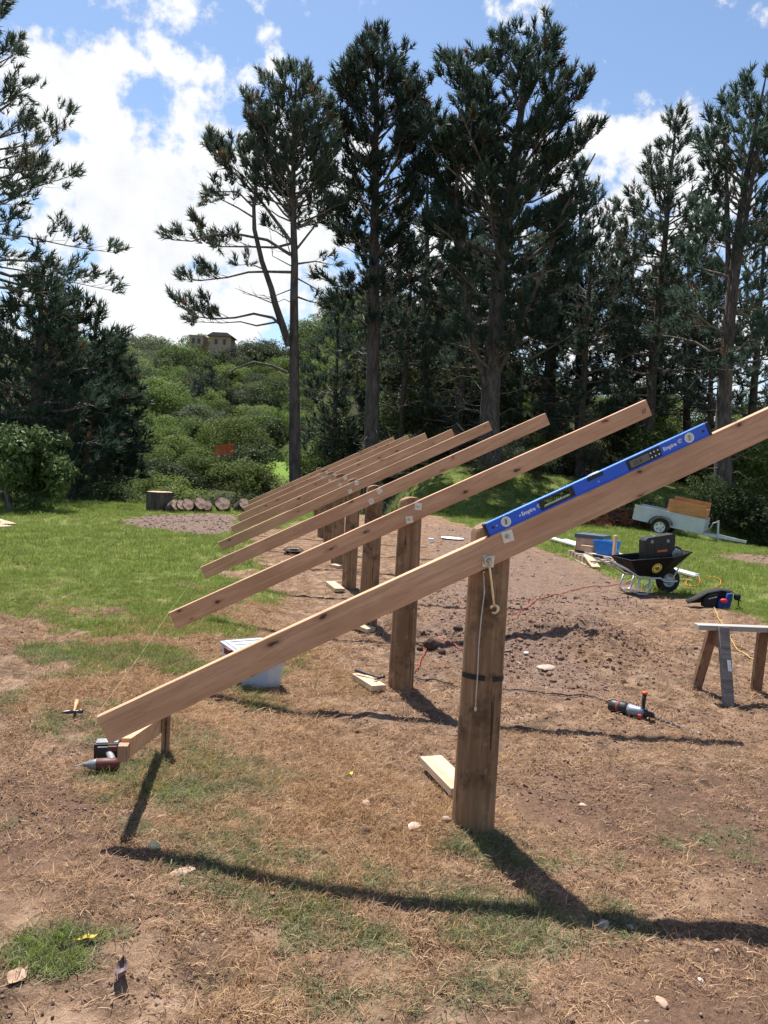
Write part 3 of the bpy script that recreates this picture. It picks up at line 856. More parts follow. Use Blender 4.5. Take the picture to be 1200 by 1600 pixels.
# ------------------------------------------------------------------ broadleaf bushes
def bush_mesh(name, seed, mat, nleaf, leaf, lobes=9, flat=.75, elong=1.0, qr=(.17, .46), tmin=0.0):
    """unit bush about 1 m in radius, many leaves over several lobes"""
    rng = np.random.default_rng(seed)
    C = []; 
    for i in range(lobes):
        a = rng.uniform(0, 6.28); r = rng.uniform(0, .62 if qr[1] > .5 else .76); z = rng.uniform(.25, .95)*flat*elong
        q = rng.uniform(*qr)
        C.append((r*math.cos(a), r*math.sin(a), z, q, q*rng.uniform(.75, 1.0)))
    C = np.array(C)
    w = C[:, 3]**2; k = rng.choice(len(C), nleaf, p=w/w.sum())
    d = norm(rng.normal(size=(nleaf, 3))); d[:, 2] = np.where(rng.random(nleaf) < .72, np.abs(d[:, 2]), d[:, 2])
    rr = rng.uniform(.55, 1.06, nleaf)**.6
    bump_ = 1+.22*np.sin(d[:, 0]*7+k*2)*np.sin(d[:, 1]*8+k)*np.cos(d[:, 2]*6)
    pos = C[k, :3] + d*rr[:, None]*bump_[:, None]*np.stack([C[k, 3], C[k, 3], C[k, 4]], 1)
    pos[:, 2] = np.maximum(pos[:, 2], .02)
    n = norm(d*.6 + np.array([0, 0, .5]) + rng.normal(0, .55, (nleaf, 3)))
    a = norm(np.cross(n, rng.normal(size=(nleaf, 3)))); b = np.cross(n, a)
    l = leaf*rng.uniform(.6, 1.35, nleaf)[:, None]
    V = np.stack([pos-a*l, pos+b*l*.42+n*l*.1, pos+a*l, pos-b*l*.42+n*l*.1], 1).reshape(-1, 3)
    o = np.arange(nleaf)*4
    Q = np.stack([o, o+1, o+2, o+3], 1)
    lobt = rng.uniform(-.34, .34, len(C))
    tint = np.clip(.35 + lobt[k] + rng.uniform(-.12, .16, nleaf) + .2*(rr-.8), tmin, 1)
    return mesh_np(name, V, Q, 4, mat, dict(tint=np.repeat(tint, 4)))
def bush_stems(seed):
    rng = random.Random(seed); mb = MB()
    for i in range(5):
        a = rng.uniform(0, 6.28); r = rng.uniform(.2, .55); h = rng.uniform(.4, .75)
        mb.tube([(0, 0, -.15), (r*.35*math.cos(a), r*.35*math.sin(a), h*.4), (r*math.cos(a), r*math.sin(a), h)], [.04, .028, .01], 5, cap=False)
    return mb
M_LEAF_A = foliage('leaf_mid_green', (.048, .078, .02), (.16, .225, .055), .46, .6, (.16, .18, .05))
M_LEAF_B = foliage('leaf_dark_green', (.032, .049, .02), (.095, .13, .047), .4, .55, (.055, .075, .03))
M_LEAF_C = foliage('leaf_bright_green', (.06, .105, .02), (.17, .25, .052), .45, .55, (.14, .19, .05))
M_LEAF_D = foliage('leaf_grey_green', (.048, .062, .034), (.125, .15, .085), .36, .55, (.12, .125, .075))
BUSH = []
for i, (m, n, lf, lo, fl) in enumerate([(M_LEAF_A, 6200, .030, 17, .8), (M_LEAF_B, 6200, .034, 19, .85), (M_LEAF_D, 6200, .026, 16, .75), (M_LEAF_A, 6000, .034, 15, .95), (M_LEAF_B, 6000, .030, 16, 1.1), (M_LEAF_C, 6000, .032, 14, .75)]):
    BUSH.append((bush_mesh('foliage', 50+i, m, n, lf, lo, fl), bush_stems(70+i)))
STEM_ME = []
for fm, st in BUSH:
    o = st.build('stem', M_LIMB); STEM_ME.append(o.data); bpy.data.objects.remove(o, do_unlink=True)
def bush(kind, name, label, cat, p, size, hz=None, rz=0.0, group=None):
    root = empty(name, p, rz); root.scale = (size, size, hz if hz else size)
    link('foliage', BUSH[kind][0], root); link('stem', STEM_ME[kind], root)
    return tag(root, label, cat, group)
rb = random.Random(12)
# far hillside, back to front
KL = ['mid green bush among others on the far hillside', 'dark green bush on the far hillside', 'grey green bush on the far hillside', 'rounded mid green tree on the far hillside', 'tall dark tree on the far hillside', 'bright green bush on the far hillside']
spots = []
tries = 0
while len(spots) < 250 and tries < 9000:
    tries += 1
    y = 44+92*rb.random()**1.15; px = rb.uniform(60, 680)
    x = CAM[0] + (ray(px, 700)[0]/ray(px, 700)[1])*y
    if any(((x-cx)/(rx*1.0))**2+((y-cy)/(ry*1.05))**2 < 1 for cx, cy, rx, ry in CLEAR): continue
    if abs(x-at(351, 700, 58)[0]) < 1.9 and 52 < y < 60: continue
    if (398 < px < 475 and 48 < y < 69) or (530 < px < 566 and 52 < y < 79): continue
    sz = rb.uniform(1.7, 3.4)*(.72+y/170)
    if any((x-a)**2+(y-b)**2 < (.50*(sz+c))**2 for a, b, c in spots): continue
    spots.append((x, y, sz))
    k = rb.choices(range(6), [5, 3.5, 3, 4, 1.8, 1.8])[0]
    bush(k, 'hillside_bush' if k not in (3, 4) else 'hillside_tree', KL[k], 'bush' if k not in (3, 4) else 'tree', (x, y, Hs(x, y)-.2), sz, sz*rb.uniform(.85, 1.15), rb.uniform(0, 6.28), 'bushes and trees on the far hillside')
# skyline trees
for px, py, d, sz, k in [(228, 527, 128, 4.6, 5), (205, 552, 122, 4.5, 1), (265, 545, 135, 3, 1), (300, 556, 120, 3.4, 2), (318, 546, 112, 3.2, 1), (345, 548, 112, 3.2, 0), (368, 546, 114, 3.4, 1), (296, 542, 113, 3.4, 0), (400, 540, 124, 5, 1), (440, 538, 120, 5, 1), (500, 530, 120, 6, 1), (545, 545, 100, 5, 1)]:
    p = at(px, py, d); z = Hs(p[0], p[1])
    bush(k, 'skyline_tree', 'round bright green tree on the skyline' if k == 5 else 'dark round tree on the skyline of the far hill', 'tree', (p[0], p[1], min(z, p[2]-sz*.8)), sz, sz*1.05, px, 'trees on the skyline')
# bank behind the log rounds
for px, py, d, sz, hz, k, lb in [
    (215, 795, 27.5, 1.1, 1.0, 5, 'yellow green leafy bush left of the big stump'), (165, 800, 27, 1.5, 1.5, 1, 'dark bush at the left end of the lawn under the dark pine'),
    (290, 805, 28.5, 1.2, 1.0, 2, 'pale leafy bush behind the leaning log rounds'), (335, 800, 27.6, .8, .75, 5, 'low bright green bush behind the middle log rounds'), (345, 800, 30, 1.7, 1.5, 2, 'grey green bush behind the log rounds'),
    (410, 805, 31, 2.0, 1.8, 0, 'mid green bush left of the slender pine trunk'), (260, 800, 33, 2.2, 2.0, 1, 'dark rounded bush behind the big stump'), (300, 790, 36, 2.2, 2.6, 1, 'dark rounded bush beyond the log rounds'),
    (365, 790, 36, 2.2, 2.2, 3, 'bushy green shrub in the hollow below the orange mesh'), (430, 780, 37, 2.0, 2.0, 0, 'green shrub at the foot of the slender pine'), (480, 790, 35, 1.8, 1.8, 0, 'green shrub right of the slender pine trunk'),
    (505, 780, 38, 2.4, 2.6, 4, 'tall dark shrub between the two left pines'), (545, 780, 37, 2.0, 2.2, 3, 'green shrub left of the dense dark pine'), (610, 770, 40, 2.4, 2.4, 1, 'dark shrub right of the dense dark pine'),
    (235, 780, 40, 3.0, 3.0, 0, 'tall dark bush in the hollow behind the stump'), (180, 790, 34, 2.2, 2.4, 0, 'leafy green bush beside the dark pine at the left'), (395, 800, 40, 2.4, 2.2, 0, 'round green shrub in the hollow, left of the pine trunk'),
    (330, 800, 44, 2.6, 2.6, 3, 'round green shrub below the grass clearing'), (455, 790, 46, 2.2, 2.0, 1, 'dark shrub below the grass clearing behind the pine trunk'), (512, 790, 50, 2.0, 4.2, 4, 'dark tree right of the grass clearing'), (575, 790, 56, 3.0, 5.0, 4, 'dark tree behind the dense pine'), (600, 780, 50, 3.0, 4.2, 1, 'broad dark tree behind the dense pine trunk')]:
    p = at(px, py, d); z = Hs(p[0], p[1])
    bush(k, 'shrub', lb, 'shrub', (p[0], p[1], z-.1), sz, max(hz, (p[2]+.62*hz-z) if d < 32 else hz), px*1.7)
# understorey below the pines at the right
UL = ['leafy green shrub in the understorey below the pines', 'dark shrub in the understorey below the pines', 'pale shrub in the understorey below the pines', 'round green shrub in the understorey below the pines', 'tall dark shrub in the understorey below the pines', 'bright shrub in the understorey below the pines']
for i in range(84):
    px = rb.uniform(590, 1290); d = rb.uniform(37, 62)
    p = at(px, 745, d); k = rb.choices(range(6), [4, 3, 3, 4, 2, 1.6])[0]; sz = rb.uniform(1.1, 2.3)
    bush(k, 'understorey_shrub', UL[k], 'shrub', (p[0], p[1], Hs(p[0], p[1])-.1), sz, sz*rb.uniform(.9, 1.9), rb.uniform(0, 6), 'shrubs below the pines')
for px, py, d, sz, hz, k, lb in [(760, 712, 33.5, 1.0, 1.5, 2, 'pale leafy shrub behind the blue level'), (905, 790, 31.5, 1.3, 1.5, 0, 'leafy shrub left of the trailer, below the pines'), (1180, 760, 31, 2.2, 2.2, 1, 'dark shrub on the far side of the pond'), (1120, 770, 32, 1.8, 1.9, 4, 'dark upright shrub behind the plywood box'),
                               (1235, 770, 30.5, 2.0, 2.2, 0, 'shrub overhanging the pond at the right edge'), (980, 770, 33, 1.6, 1.6, 1, 'dark shrub behind the tree fern'), (840, 735, 36, 1.2, 1.4, 1, 'dark shrub at the top of the shaded bank')]:
    p = at(px, py, d); bush(k, 'shrub', lb, 'shrub', (p[0], p[1], Hs(p[0], p[1])-.1), sz, hz, px)
# big glossy shrub at the left edge
me = bush_mesh('foliage', 91, foliage('leaf_glossy_green', (.03, .055, .02), (.11, .165, .05), .3, .55, (.12, .14, .06)), 9000, .052, 34, 1.0, 1.0, (.14, .34))
p = at(22, 806, 20.5)
root = empty('leafy_shrub', (p[0], p[1], Hs(p[0], p[1])-.05)); root.scale = (1.55, 1.5, 2.05)
link('foliage', me, root); bush_stems(92).build('stem', M_LIMB, root)
tag(root, 'big glossy-leaved shrub at the left edge of the lawn', 'shrub')
# ------------------------------------------------------------------ posts and rafters
def wood(name, c_dark, c_light, knots=0.0, rough=.65, grain=1.0, stain=0.0, axis=0, per_obj=True, weather=0.0):
    t = NT(name)
    sc = [9.0, 9.0, 9.0]; sc[axis] = .55
    off = None
    tc = t.node('ShaderNodeTexCoord'); vm = t.node('ShaderNodeVectorMath', operation='ADD')
    t.l.new(tc.outputs['Object'], vm.inputs[0])
    r = t.rand(); cx = t.node('ShaderNodeCombineXYZ')
    t.l.new(t.math('MULTIPLY', r, 37.0), cx.inputs[0]); t.l.new(t.math('MULTIPLY', r, 91.0), cx.inputs[1]); t.l.new(t.math('MULTIPLY', r, 13.0), cx.inputs[2])
    t.l.new(cx.outputs[0], vm.inputs[1]); v0 = vm.outputs[0]
    mp = t.node('ShaderNodeMapping'); t.l.new(v0, mp.inputs[0]); mp.inputs['Scale'].default_value = sc
    v = mp.outputs[0]
    n = t.noise(v, 2.2, 6, .6, .8*grain); ring = t.noise(v, 9.0, 3, .6, 1.2)
    c = t.mix(t.map(n, .3, .7), c_dark, c_light)
    c = t.mix(t.map(ring, .5, .62, 0, .35), c, tuple(q*.62 for q in c_dark))
    big = t.noise(v0, 1.3, 4, .6)
    c = t.mix(t.map(big, .42, .68, 0, .45), c, tuple(q*.72 for q in c_dark))
    if knots:
        sx = t.node('ShaderNodeSeparateXYZ'); t.l.new(v0, sx.inputs[0]); mk = t.node('ShaderNodeCombineXYZ')
        t.l.new(t.math('MULTIPLY', sx.outputs[0], .40), mk.inputs[0]); t.l.new(sx.outputs[2], mk.inputs[1])
        kv = t.node('ShaderNodeVectorMath', operation='ADD'); t.l.new(mk.outputs[0], kv.inputs[0])
        wob = t.node('ShaderNodeVectorMath', operation='SCALE'); nz = t.node('ShaderNodeTexNoise'); t.l.new(v0, nz.inputs['Vector']); nz.inputs['Scale'].default_value = 22
        t.l.new(nz.outputs['Color'], wob.inputs[0]); wob.inputs['Scale'].default_value = .03; t.l.new(wob.outputs[0], kv.inputs[1])
        vn = t.node('ShaderNodeTexVoronoi', voronoi_dimensions='2D'); t.l.new(kv.outputs[0], vn.inputs['Vector']); vn.inputs['Scale'].default_value = 6.0; sc3 = t.node('ShaderNodeSeparateColor'); t.l.new(vn.outputs['Color'], sc3.inputs[0]); vd = t.math('ADD', vn.outputs['Distance'], t.math('ADD', t.math('MULTIPLY', t.math('LESS_THAN', sc3.outputs[0], .5), .5), t.math('MULTIPLY', sc3.outputs[1], .05)))
        kd = t.map(vd, .045, .095, knots*.9, 0)
        c = t.mix(t.map(vd, .08, .18, .45*knots, 0), c, tuple(q*.55 for q in c_dark))
        c = t.mix(kd, c, (.05, .025, .015))
    if stain:
        c = t.mix(t.map(t.noise(v0, 4.5, 6, .7), .5, .68, 0, stain), c, tuple(q*.35 for q in c_dark))
    if axis == 2:
        mc = t.node('ShaderNodeMapping'); t.l.new(v0, mc.inputs[0]); mc.inputs['Scale'].default_value = (26, 26, 1.1)
        ck = t.noise(mc.outputs[0], 1.6, 5, .6)
        c = t.mix(t.map(ck, .60, .66, 0, .85), c, (.03, .018, .012))
        c = t.mix(t.map(t.noise(v0, 14, 5, .7), .56, .7, 0, .5), c, (.36, .24, .14))
    if weather:
        c = t.mix(t.map(t.noise(v, 4, 5, .7), .3, .7, 0, weather), c, (.32, .3, .28))
    t.bsdf(c, rough, 0, t.bump(t.math('ADD', n, t.math('MULTIPLY', ring, .6)), .35, .004), .25)
    return t.m
M_RAFTER = wood('rafter_pine', (.48, .265, .150), (.63, .388, .240), knots=1.0, rough=.6)
M_POST = wood('treated_pole', (.185, .105, .056), (.33, .20, .112), rough=.75, stain=.85, axis=2)
M_FRESH = wood('fresh_timber', (.44, .31, .20), (.58, .43, .30), knots=.6, rough=.7)
M_STAKE = wood('stake_timber', (.30, .17, .10), (.42, .26, .17), rough=.7, stain=.4, axis=2)
M_ZINC = plain('galvanised_steel', (.62, .61, .58), .42, .75, .15, 30)
M_BOLT = plain('zinc_bolt', (.5, .48, .44), .35, .9, .1, 40)
M_BLACK = plain('black_plastic', (.022, .022, .024), .45, 0, .25, 12, dirt=.25)
M_WHITE = plain('white_print', (.8, .8, .8), .6, 0, .04)

Y1, SP, XL, ZL, TH, LEN, DEP, THK, XP, ZT = 3.6829, 2.3626, -.771, .619, .4653, 4.104, .1365, .045, 1.0454, 1.575
ca, sa = math.cos(TH), math.sin(TH)
def raf_local(px, py, n=0):
    """photo pixel on the front face of rafter n -> (along, up) in the rafter's frame"""
    p = at_y(px, py, Y1+SP*n-.12); dx, dz = p[0]-XL, p[2]-ZL
    return dx*ca+dz*sa, -dx*sa+dz*ca
W1 = raf_local(763, 877); W2 = raf_local(793, 838)
ORD = ['nearest', 'second', 'third', 'fourth', 'fifth', 'sixth', 'seventh', 'farthest']
rr_ = random.Random(5)
washer = MB().box((0, 0, 0), (.056, .004, .056)); nut = MB()
hexo = [(.012*math.cos(k*math.pi/3), .012*math.sin(k*math.pi/3)) for k in range(6)]
for n in range(8):
    root = empty('rafter', (XL+rr_.uniform(-.012, .012)*(n > 0), Y1+SP*n-.12, ZL+rr_.uniform(-.006, .006)*(n > 0)), rot=(0, -TH+rr_.uniform(-.003, .003)*(n > 0), 0))
    L = LEN+(.25 if n == 0 else rr_.uniform(-.03, .03))
    bmv = MB(); vs_ = []; m_ = 26; w1, w2, w3 = rr_.uniform(-.004, .004), rr_.uniform(-.003, .003), rr_.uniform(0, 6.28)
    for i in range(m_+1):
        u_ = i/m_; dz = w1*math.sin(math.pi*u_)+.0012*math.sin(w3+9*u_); dy = w2*math.sin(2*math.pi*u_+w3)*.6
        for (yy_, zz3) in ((.0025, 0), (THK-.0025, 0), (THK, -.0025), (THK, -DEP+.0025), (THK-.0025, -DEP), (.0025, -DEP), (0, -DEP+.0025), (0, -.0025)): vs_.append((L*u_, yy_+dy+rr_.uniform(-.0004, .0004), zz3+dz+rr_.uniform(-.0006, .0006)))
    fs_ = [(8*i+k, 8*i+(k+1) % 8, 8*i+8+(k+1) % 8, 8*i+8+k) for i in range(m_) for k in range(8)]+[tuple(range(8)), tuple(8*m_+k for k in range(7, -1, -1))]
    bmv.add(vs_, fs_).build('beam', M_RAFTER, root)
    for (a, u), tw in ((W1, .5), (W2, .12)):
        if n: a, u, tw = a+rr_.uniform(-.03, .03), min(-.035, max(-DEP+.035, u+rr_.uniform(-.015, .015))), rr_.uniform(-.5, .5)
        m = Matrix.Rotation(tw, 3, 'Y')
        w = MB().box((0, 0, 0), (.056, .004, .056), m).build('washer', M_ZINC, root, loc=(a, -.0025, u), bevel=.0008)
        b = MB().prism(hexo, -.018, -.006); b.lathe([(.0065, -.034), (.0065, -.004)], 10, axis='Y'); b.build('bolt', M_BOLT, w)
    if n in (1, 2):
        for mx, my in ((1004, 641), (797, 734)) if n == 1 else ((700, 700),):
            a_m, u_m = raf_local(mx, my, n)
            for k_ in range(4): MB().box((0, 0, 0), (.004, .0006, .034+.008*(k_ % 2)), Matrix.Rotation(.35, 3, 'Y')).build('ink_mark', plain('ink_%d_%d_%d' % (n, mx, k_), (.10, .05, .03), .8), root, loc=(a_m+k_*.010, -.0008, max(-DEP+.03, min(-.03, u_m))))
    lab = {0: 'nearest rafter, carrying the blue spirit level and the hanging spanner', 7: 'farthest rafter of the row'}.get(n, ORD[n]+' rafter from the camera, bolted to the '+ORD[n]+' post')
    tag(root, lab, 'rafter', 'sloping rafters in a row')
def post(n):
    rn = random.Random(40+n); mb = MB(); seg = 22
    x, y = XP, Y1+SP*n; z0 = Hs(x, y)
    r0, r1 = .106*rn.uniform(.96, 1.04), .094*rn.uniform(.96, 1.04)
    ht = ZT-z0+rn.uniform(-.01, .01)
    zs = [-.35, 0, .12, .3, .5, .7, .9, 1.1, 1.3, ht-.02, ht]
    ph = [rn.uniform(0, 6.28) for _ in range(3)]
    vs = []
    for i, z in enumerate(zs):
        r = r0+(r1-r0)*max(0, z)/ht
        for k in range(seg):
            a = 2*math.pi*k/seg
            q = r*(1+.018*math.sin(2*a+ph[0]+z)+.012*math.sin(3*a+ph[1]-2*z)) - (.008 if i == len(zs)-1 else 0)
            px_, py_ = q*math.cos(a), q*math.sin(a)
            zz2 = z
            if i >= len(zs)-2: zz2 = z-max(0, -px_-.02)*.42-max(0, px_-.04)*.25
            if z > ht-.42: py_ = max(py_, -.082)
            vs.append((px_, py_, zz2))
    fs = []
    for i in range(len(zs)-1):
        for k in range(seg):
            l = (k+1) % seg; fs.append((i*seg+k, i*seg+l, (i+1)*seg+l, (i+1)*seg+k))
    c = len(vs); vs.append((0, 0, ht+.004)); o = (len(zs)-1)*seg
    for k in range(seg): fs.append((o+k, o+(k+1) % seg, c))
    mb.add(vs, fs)
    root = empty('post', (x, y, z0))
    mb.build('pole', M_POST, root, auto=40)
    if n == 0:
        for a0, a1, zc, hh in ((math.radians(186), math.radians(262), .80, .026), (math.radians(285), math.radians(335), .80, .026)):
            b = MB(); vs = []; fs = []; m = 9
            for j in range(m):
                a = a0+(a1-a0)*j/(m-1); r = .1065
                for zq in (-1, 1): vs.append((r*math.cos(a), r*math.sin(a), zc+zq*hh/2-.012*math.sin(a+.5)))
            for j in range(m-1): fs.append((2*j, 2*j+2, 2*j+3, 2*j+1))
            b.add(vs, fs); b.build('black_band', plain('black_marker', (.02, .018, .016), .6, 0, .3, 40), root)
    lab = {0: 'nearest round timber post, with a black band and a string hanging down it', 7: 'farthest round timber post of the row'}.get(n, ORD[n]+' round timber post from the camera in the row')
    return tag(root, lab, 'post', 'round timber posts in a row')
for n in range(8): post(n)

# spirit level lying on the nearest rafter
LV = empty('spirit_level', (XL, Y1-.12, ZL), rot=(0, -TH, 0))
a0, a1 = raf_local(762.5, 834)[0]+.005, raf_local(1112, 686)[0]
LV.location = (XL+a0*ca, Y1-.122, ZL+a0*sa); LVL, LVH, LVT = a1-a0, .066, .026
LV.location.x += -sa*.001; LV.location.z += ca*.001
M_BLUE = plain('level_blue_paint', (.012, .10, .62), .38, 0, .06, 6, .45, .03, dirt=.06)
M_BLUE_E = plain('level_blue_edge', (.10, .26, .78), .35, .1, .06, 6)
t = NT('level_glass'); t.bsdf((.5, .6, .35), .08, 0, None, .5, Transmission_Weight=.75); M_GLASS_G = t.m
fr = MB()   # web with two openings and thicker flanges
def lbox(mb, xa, xb, za, zb, y0=.004, y1=LVT-.004): mb.box(((xa+xb)/2, (y0+y1)/2, (za+zb)/2), (xb-xa, y1-y0, zb-za))
wa, wb_ = (.285, .458), (.757, .942)
lbox(fr, .0, wa[0], .006, LVH-.006); lbox(fr, wa[1], LVL, .006, LVH-.006)
lbox(fr, wa[0], wa[1], .006, .012); lbox(fr, wa[0], wa[1], LVH-.012, LVH-.006)
fr.build('body', M_BLUE, LV, bevel=.0008)
e = MB(); e.box((LVL/2, LVT/2, .003), (LVL-.004, LVT, .006)); e.build('lower_flange', M_BLUE, LV, bevel=.001)
e = MB(); e.box((LVL/2, LVT/2, LVH-.003), (LVL-.004, LVT, .006)); e.build('upper_flange', M_BLUE_E, LV, bevel=.001)
for x0, x1 in ((-.012, 0), (LVL, LVL+.012)):
    MB().box(((x0+x1)/2, LVT/2, LVH/2), (.012, LVT+.002, LVH+.002)).build('end_cap', M_BLACK, LV, bevel=.002)
fm = MB()
for xa, xb, za, zb in ((wa[0]-.006, wa[0]+.012, .009, LVH-.009), (wa[1]-.012, wa[1]+.006, .009, LVH-.009), (wa[0]+.012, wa[1]-.012, .009, .016), (wa[0]+.012, wa[1]-.012, LVH-.016, LVH-.009)): lbox(fm, xa, xb, za, zb, .001, LVT-.001)
hf = fm.build('hand_hole_frame', M_BLACK, LV)
b = MB(); b.lathe([(.0045, wa[0]+.02), (.0045, wa[1]-.02)], 10, c=(0, LVT/2, .022), axis='X'); b.build('rail', plain('bright_rail', (.7, .72, .55), .3, .3), hf)
ds = MB(); ds.box(((wb_[0]+wb_[1])/2, .006, LVH/2), (wb_[1]-wb_[0], .010, LVH-.016)); dsp = ds.build('display_panel', M_BLACK, LV, bevel=.002)
t = NT('grey_display'); t.bsdf((.12, .125, .11), .15); M_LCD = t.m
lcd = MB().box((wb_[0]+.066, .0, LVH/2), (.105, .004, .034)).build('screen', M_LCD, dsp)
text_mesh('digits', '25.8', .028, .0003, plain('lcd_digit', (.03, .03, .03), .4), lcd, (wb_[0]+.03, -.0026, LVH/2-.01), (math.pi/2, 0, 0))
for kx in (0, 1, 2):
    for kz in (0, 1): MB().lathe([(.0042, -.0015), (.0038, -.003)], 10, c=(wb_[1]-.056+kx*.020, 0, LVH/2-.011+kz*.022), axis='Y').build('button', M_WHITE, dsp)
for xv in (.098, LVL-.105):
    r_ = MB(); r_.lathe([(.025, .003), (.025, .0008), (.0195, .0002), (.0195, .003)], 28, c=(xv, 0, LVH/2), axis='Y', cap=False); vl = r_.build('vial_ring', plain('vial_white', (.78, .78, .76), .4, 0, .05), LV, smooth=True)
    MB().lathe([(.0195, .004), (.0195, .0016)], 28, c=(xv, 0, LVH/2), axis='Y').build('vial_face', plain('vial_face', (.62, .64, .6), .3, 0, .1), vl)
    MB().box((xv, .0003, LVH/2), (.010, .002, .026), Matrix.Rotation(.25, 3, 'Y')).build('vial', M_GLASS_G, vl)
for xv in (.03, LVL-.025): MB().lathe([(.0065, .0042), (.0065, .0025)], 14, c=(xv, 0, LVH/2), axis='Y').build('hang_hole', M_BLACK, LV)
cv = MB(); cv.box((LVL/2-.015, LVT/2, LVH-.012), (.085, LVT+.001, .022)); cvo = cv.build('centre_vial_block', M_BLACK, LV, bevel=.003)
cg = MB(); cg.lathe([(.008, -.028), (.0085, 0), (.008, .028)], 14, c=(LVL/2-.015, LVT/2, LVH-.004), axis='X'); cg.build('centre_vial', plain('clear_vial', (.75, .78, .76), .15), cvo, smooth=True)
text_mesh('mark', '90', .009, .0003, M_WHITE, LV, (LVL/2-.012, .0032, .019), (math.pi/2, 0, 0))
text_mesh('mark', '45', .009, .0003, M_WHITE, LV, (.046, .0032, LVH/2-.003), (math.pi/2, 0, 0))
for xt in (.172, .945):
    text_mesh('lettering', 'Empire', .0255, .0004, M_WHITE, LV, (xt+.010, .0034, LVH/2-.008), (math.pi/2, 0, 0), bold=.0008)
    st_ = []
    for k in range(10):
        a = math.pi/2+k*math.pi/5; r = .0065 if k % 2 == 0 else .0028; st_.append((r*math.cos(a)+xt+.001, r*math.sin(a)+LVH/2-.002))
    if xt < .5: MB().prism(st_, .0034, .0042).build('star', M_WHITE, LV)
    lg = MB(); c0 = (xt+.106, LVH/2+.004)
    lg.tube([(c0[0]+.011*math.cos(a), .0036, c0[1]+.0085*math.sin(a)) for a in [math.radians(20+q*26) for q in range(12)]], .0016, 5); lg.tube([(c0[0]-.003, .0036, c0[1]-.006), (c0[0]-.001, .0036, c0[1]+.004), (c0[0]+.006, .0036, c0[1]+.002)], .0016, 5)
    lg.build('emblem', M_WHITE, LV)
tag(LV, 'long blue digital spirit level lying on the nearest rafter', 'spirit level')

# spanner hanging on the lower bolt
yb = Y1-.12-.022
pa, pb = Vector(at_y(763.5, 876, yb)), Vector(at_y(772, 948, yb))
sp = empty('spanner', pa); dv = (pb-pa); Ls = dv.length; ang = math.atan2(dv.x, -dv.z)
sp.rotation_euler = (0, -ang, 0)          # local -Z runs down the shaft
M_SPAN = plain('chrome_spanner', (.66, .56, .38), .3, .85, .1, 25)
m = MB(); m.tube([(0, 0, -.018), (0, -.004, -.04), (0, -.004, -Ls+.02), (0, 0, -Ls)], [.0065, .0055, .0055, .009], 8); m.build('shaft', M_SPAN, sp, smooth=True)
m = MB(); m.tube([(.0165*math.cos(k*math.pi/9), 0, .0165*math.sin(k*math.pi/9)) for k in range(18)], .0055, 8, closed=True); m.build('ring_end', M_SPAN, sp, smooth=True)
m = MB(); jaw = []
for k in range(11):
    a = math.radians(-62+k*(360-56)/10+90+14); jaw.append((.0185*math.cos(a+math.pi), 0, -Ls-.012+.0185*math.sin(a+math.pi)))
m.tube(jaw, [.005]+[.0078]*9+[.005], 8); m.build('open_end', M_SPAN, sp, smooth=True)
tag(sp, 'brassy combination spanner hanging from the lower bolt of the nearest rafter', 'spanner')

# string hanging down the post
yp = Y1-.112
s_pts = [at_y(755, 893, yp+.01), at_y(756, 905, yp), at_y(757, 925, yp-.003), at_y(752, 965, yp), at_y(748, 1010, yp-.004), at_y(746.5, 1050, yp-.002), at_y(744, 1085, yp), at_y(743, 1108, yp)]
st = empty('hanging_string', tuple(s_pts[0])); b0 = np.array(s_pts[0])
M_STR = plain('pale_twine', (.5, .45, .38), .9, 0, .2, 60)
MB().tube([p-b0 for p in s_pts], [.003, .003, .0035, .003, .003, .003, .003, .003], 6).build('cord', M_STR, st, smooth=True)
MB().blob(s_pts[-1]-b0, (.007, .007, .011), 3).build('knot', M_STR, st, smooth=True)
MB().lathe([(.004, -.02), (.004, .03), (.009, .031), (.009, .034)], 10, c=(0, 0, 0), axis='Y').build('nail', M_BOLT, st)
tag(st, 'pale knotted string hanging down the front of the nearest post', 'string')
# builder's line strung along the lower ends of the rafters
lp = [(XL-.003, Y1+SP*n-.12-.004, ZL+.004) for n in range(8)]
ln = MB()
for a, b in zip(lp[:-1], lp[1:]): ln.tube([a, ((a[0]+b[0])/2, (a[1]+b[1])/2, (a[2]+b[2])/2-.012), b], .0007, 4, cap=False)
o = ln.build('string_line', plain('yellow_line', (.42, .40, .22), .8), None); tag(o, 'thin yellow builder\'s line strung along the low ends of the rafters', 'string line')
o['kind'] = 'stuff'; del o['kind']

# stake and prop under the low end
pk = G(258, 1178)
stk = MB(); stk.prism([(-.022, -.10), (0, -.25), (.022, -.10), (.022, .40), (-.022, .40)], -.022, .022)
sk = stk.build('stake', M_STAKE, None, bevel=.002, loc=(pk.x, pk.y, pk.z)); tag(sk, 'square wooden stake standing under the low end of the nearest rafter', 'stake')
near = Vector((XL+.115, Y1-.12+.10, ZL-.122-.045-.012)); far = Vector((pk.x-.047, pk.y-.01, pk.z+.175))
dv = far-near
pr = empty('prop_board', near); 
MB().beam((0, 0, 0), dv+dv.normalized()*.04, .045, .09).build('board', M_RAFTER, pr, bevel=.002)
MB().box((-.005, -.02, -.012), (.045, .05, .075)).build('packer', M_STAKE, pr, bevel=.002)
tag(pr, 'short pale board propping the low end of the nearest rafter against the stake', 'board')
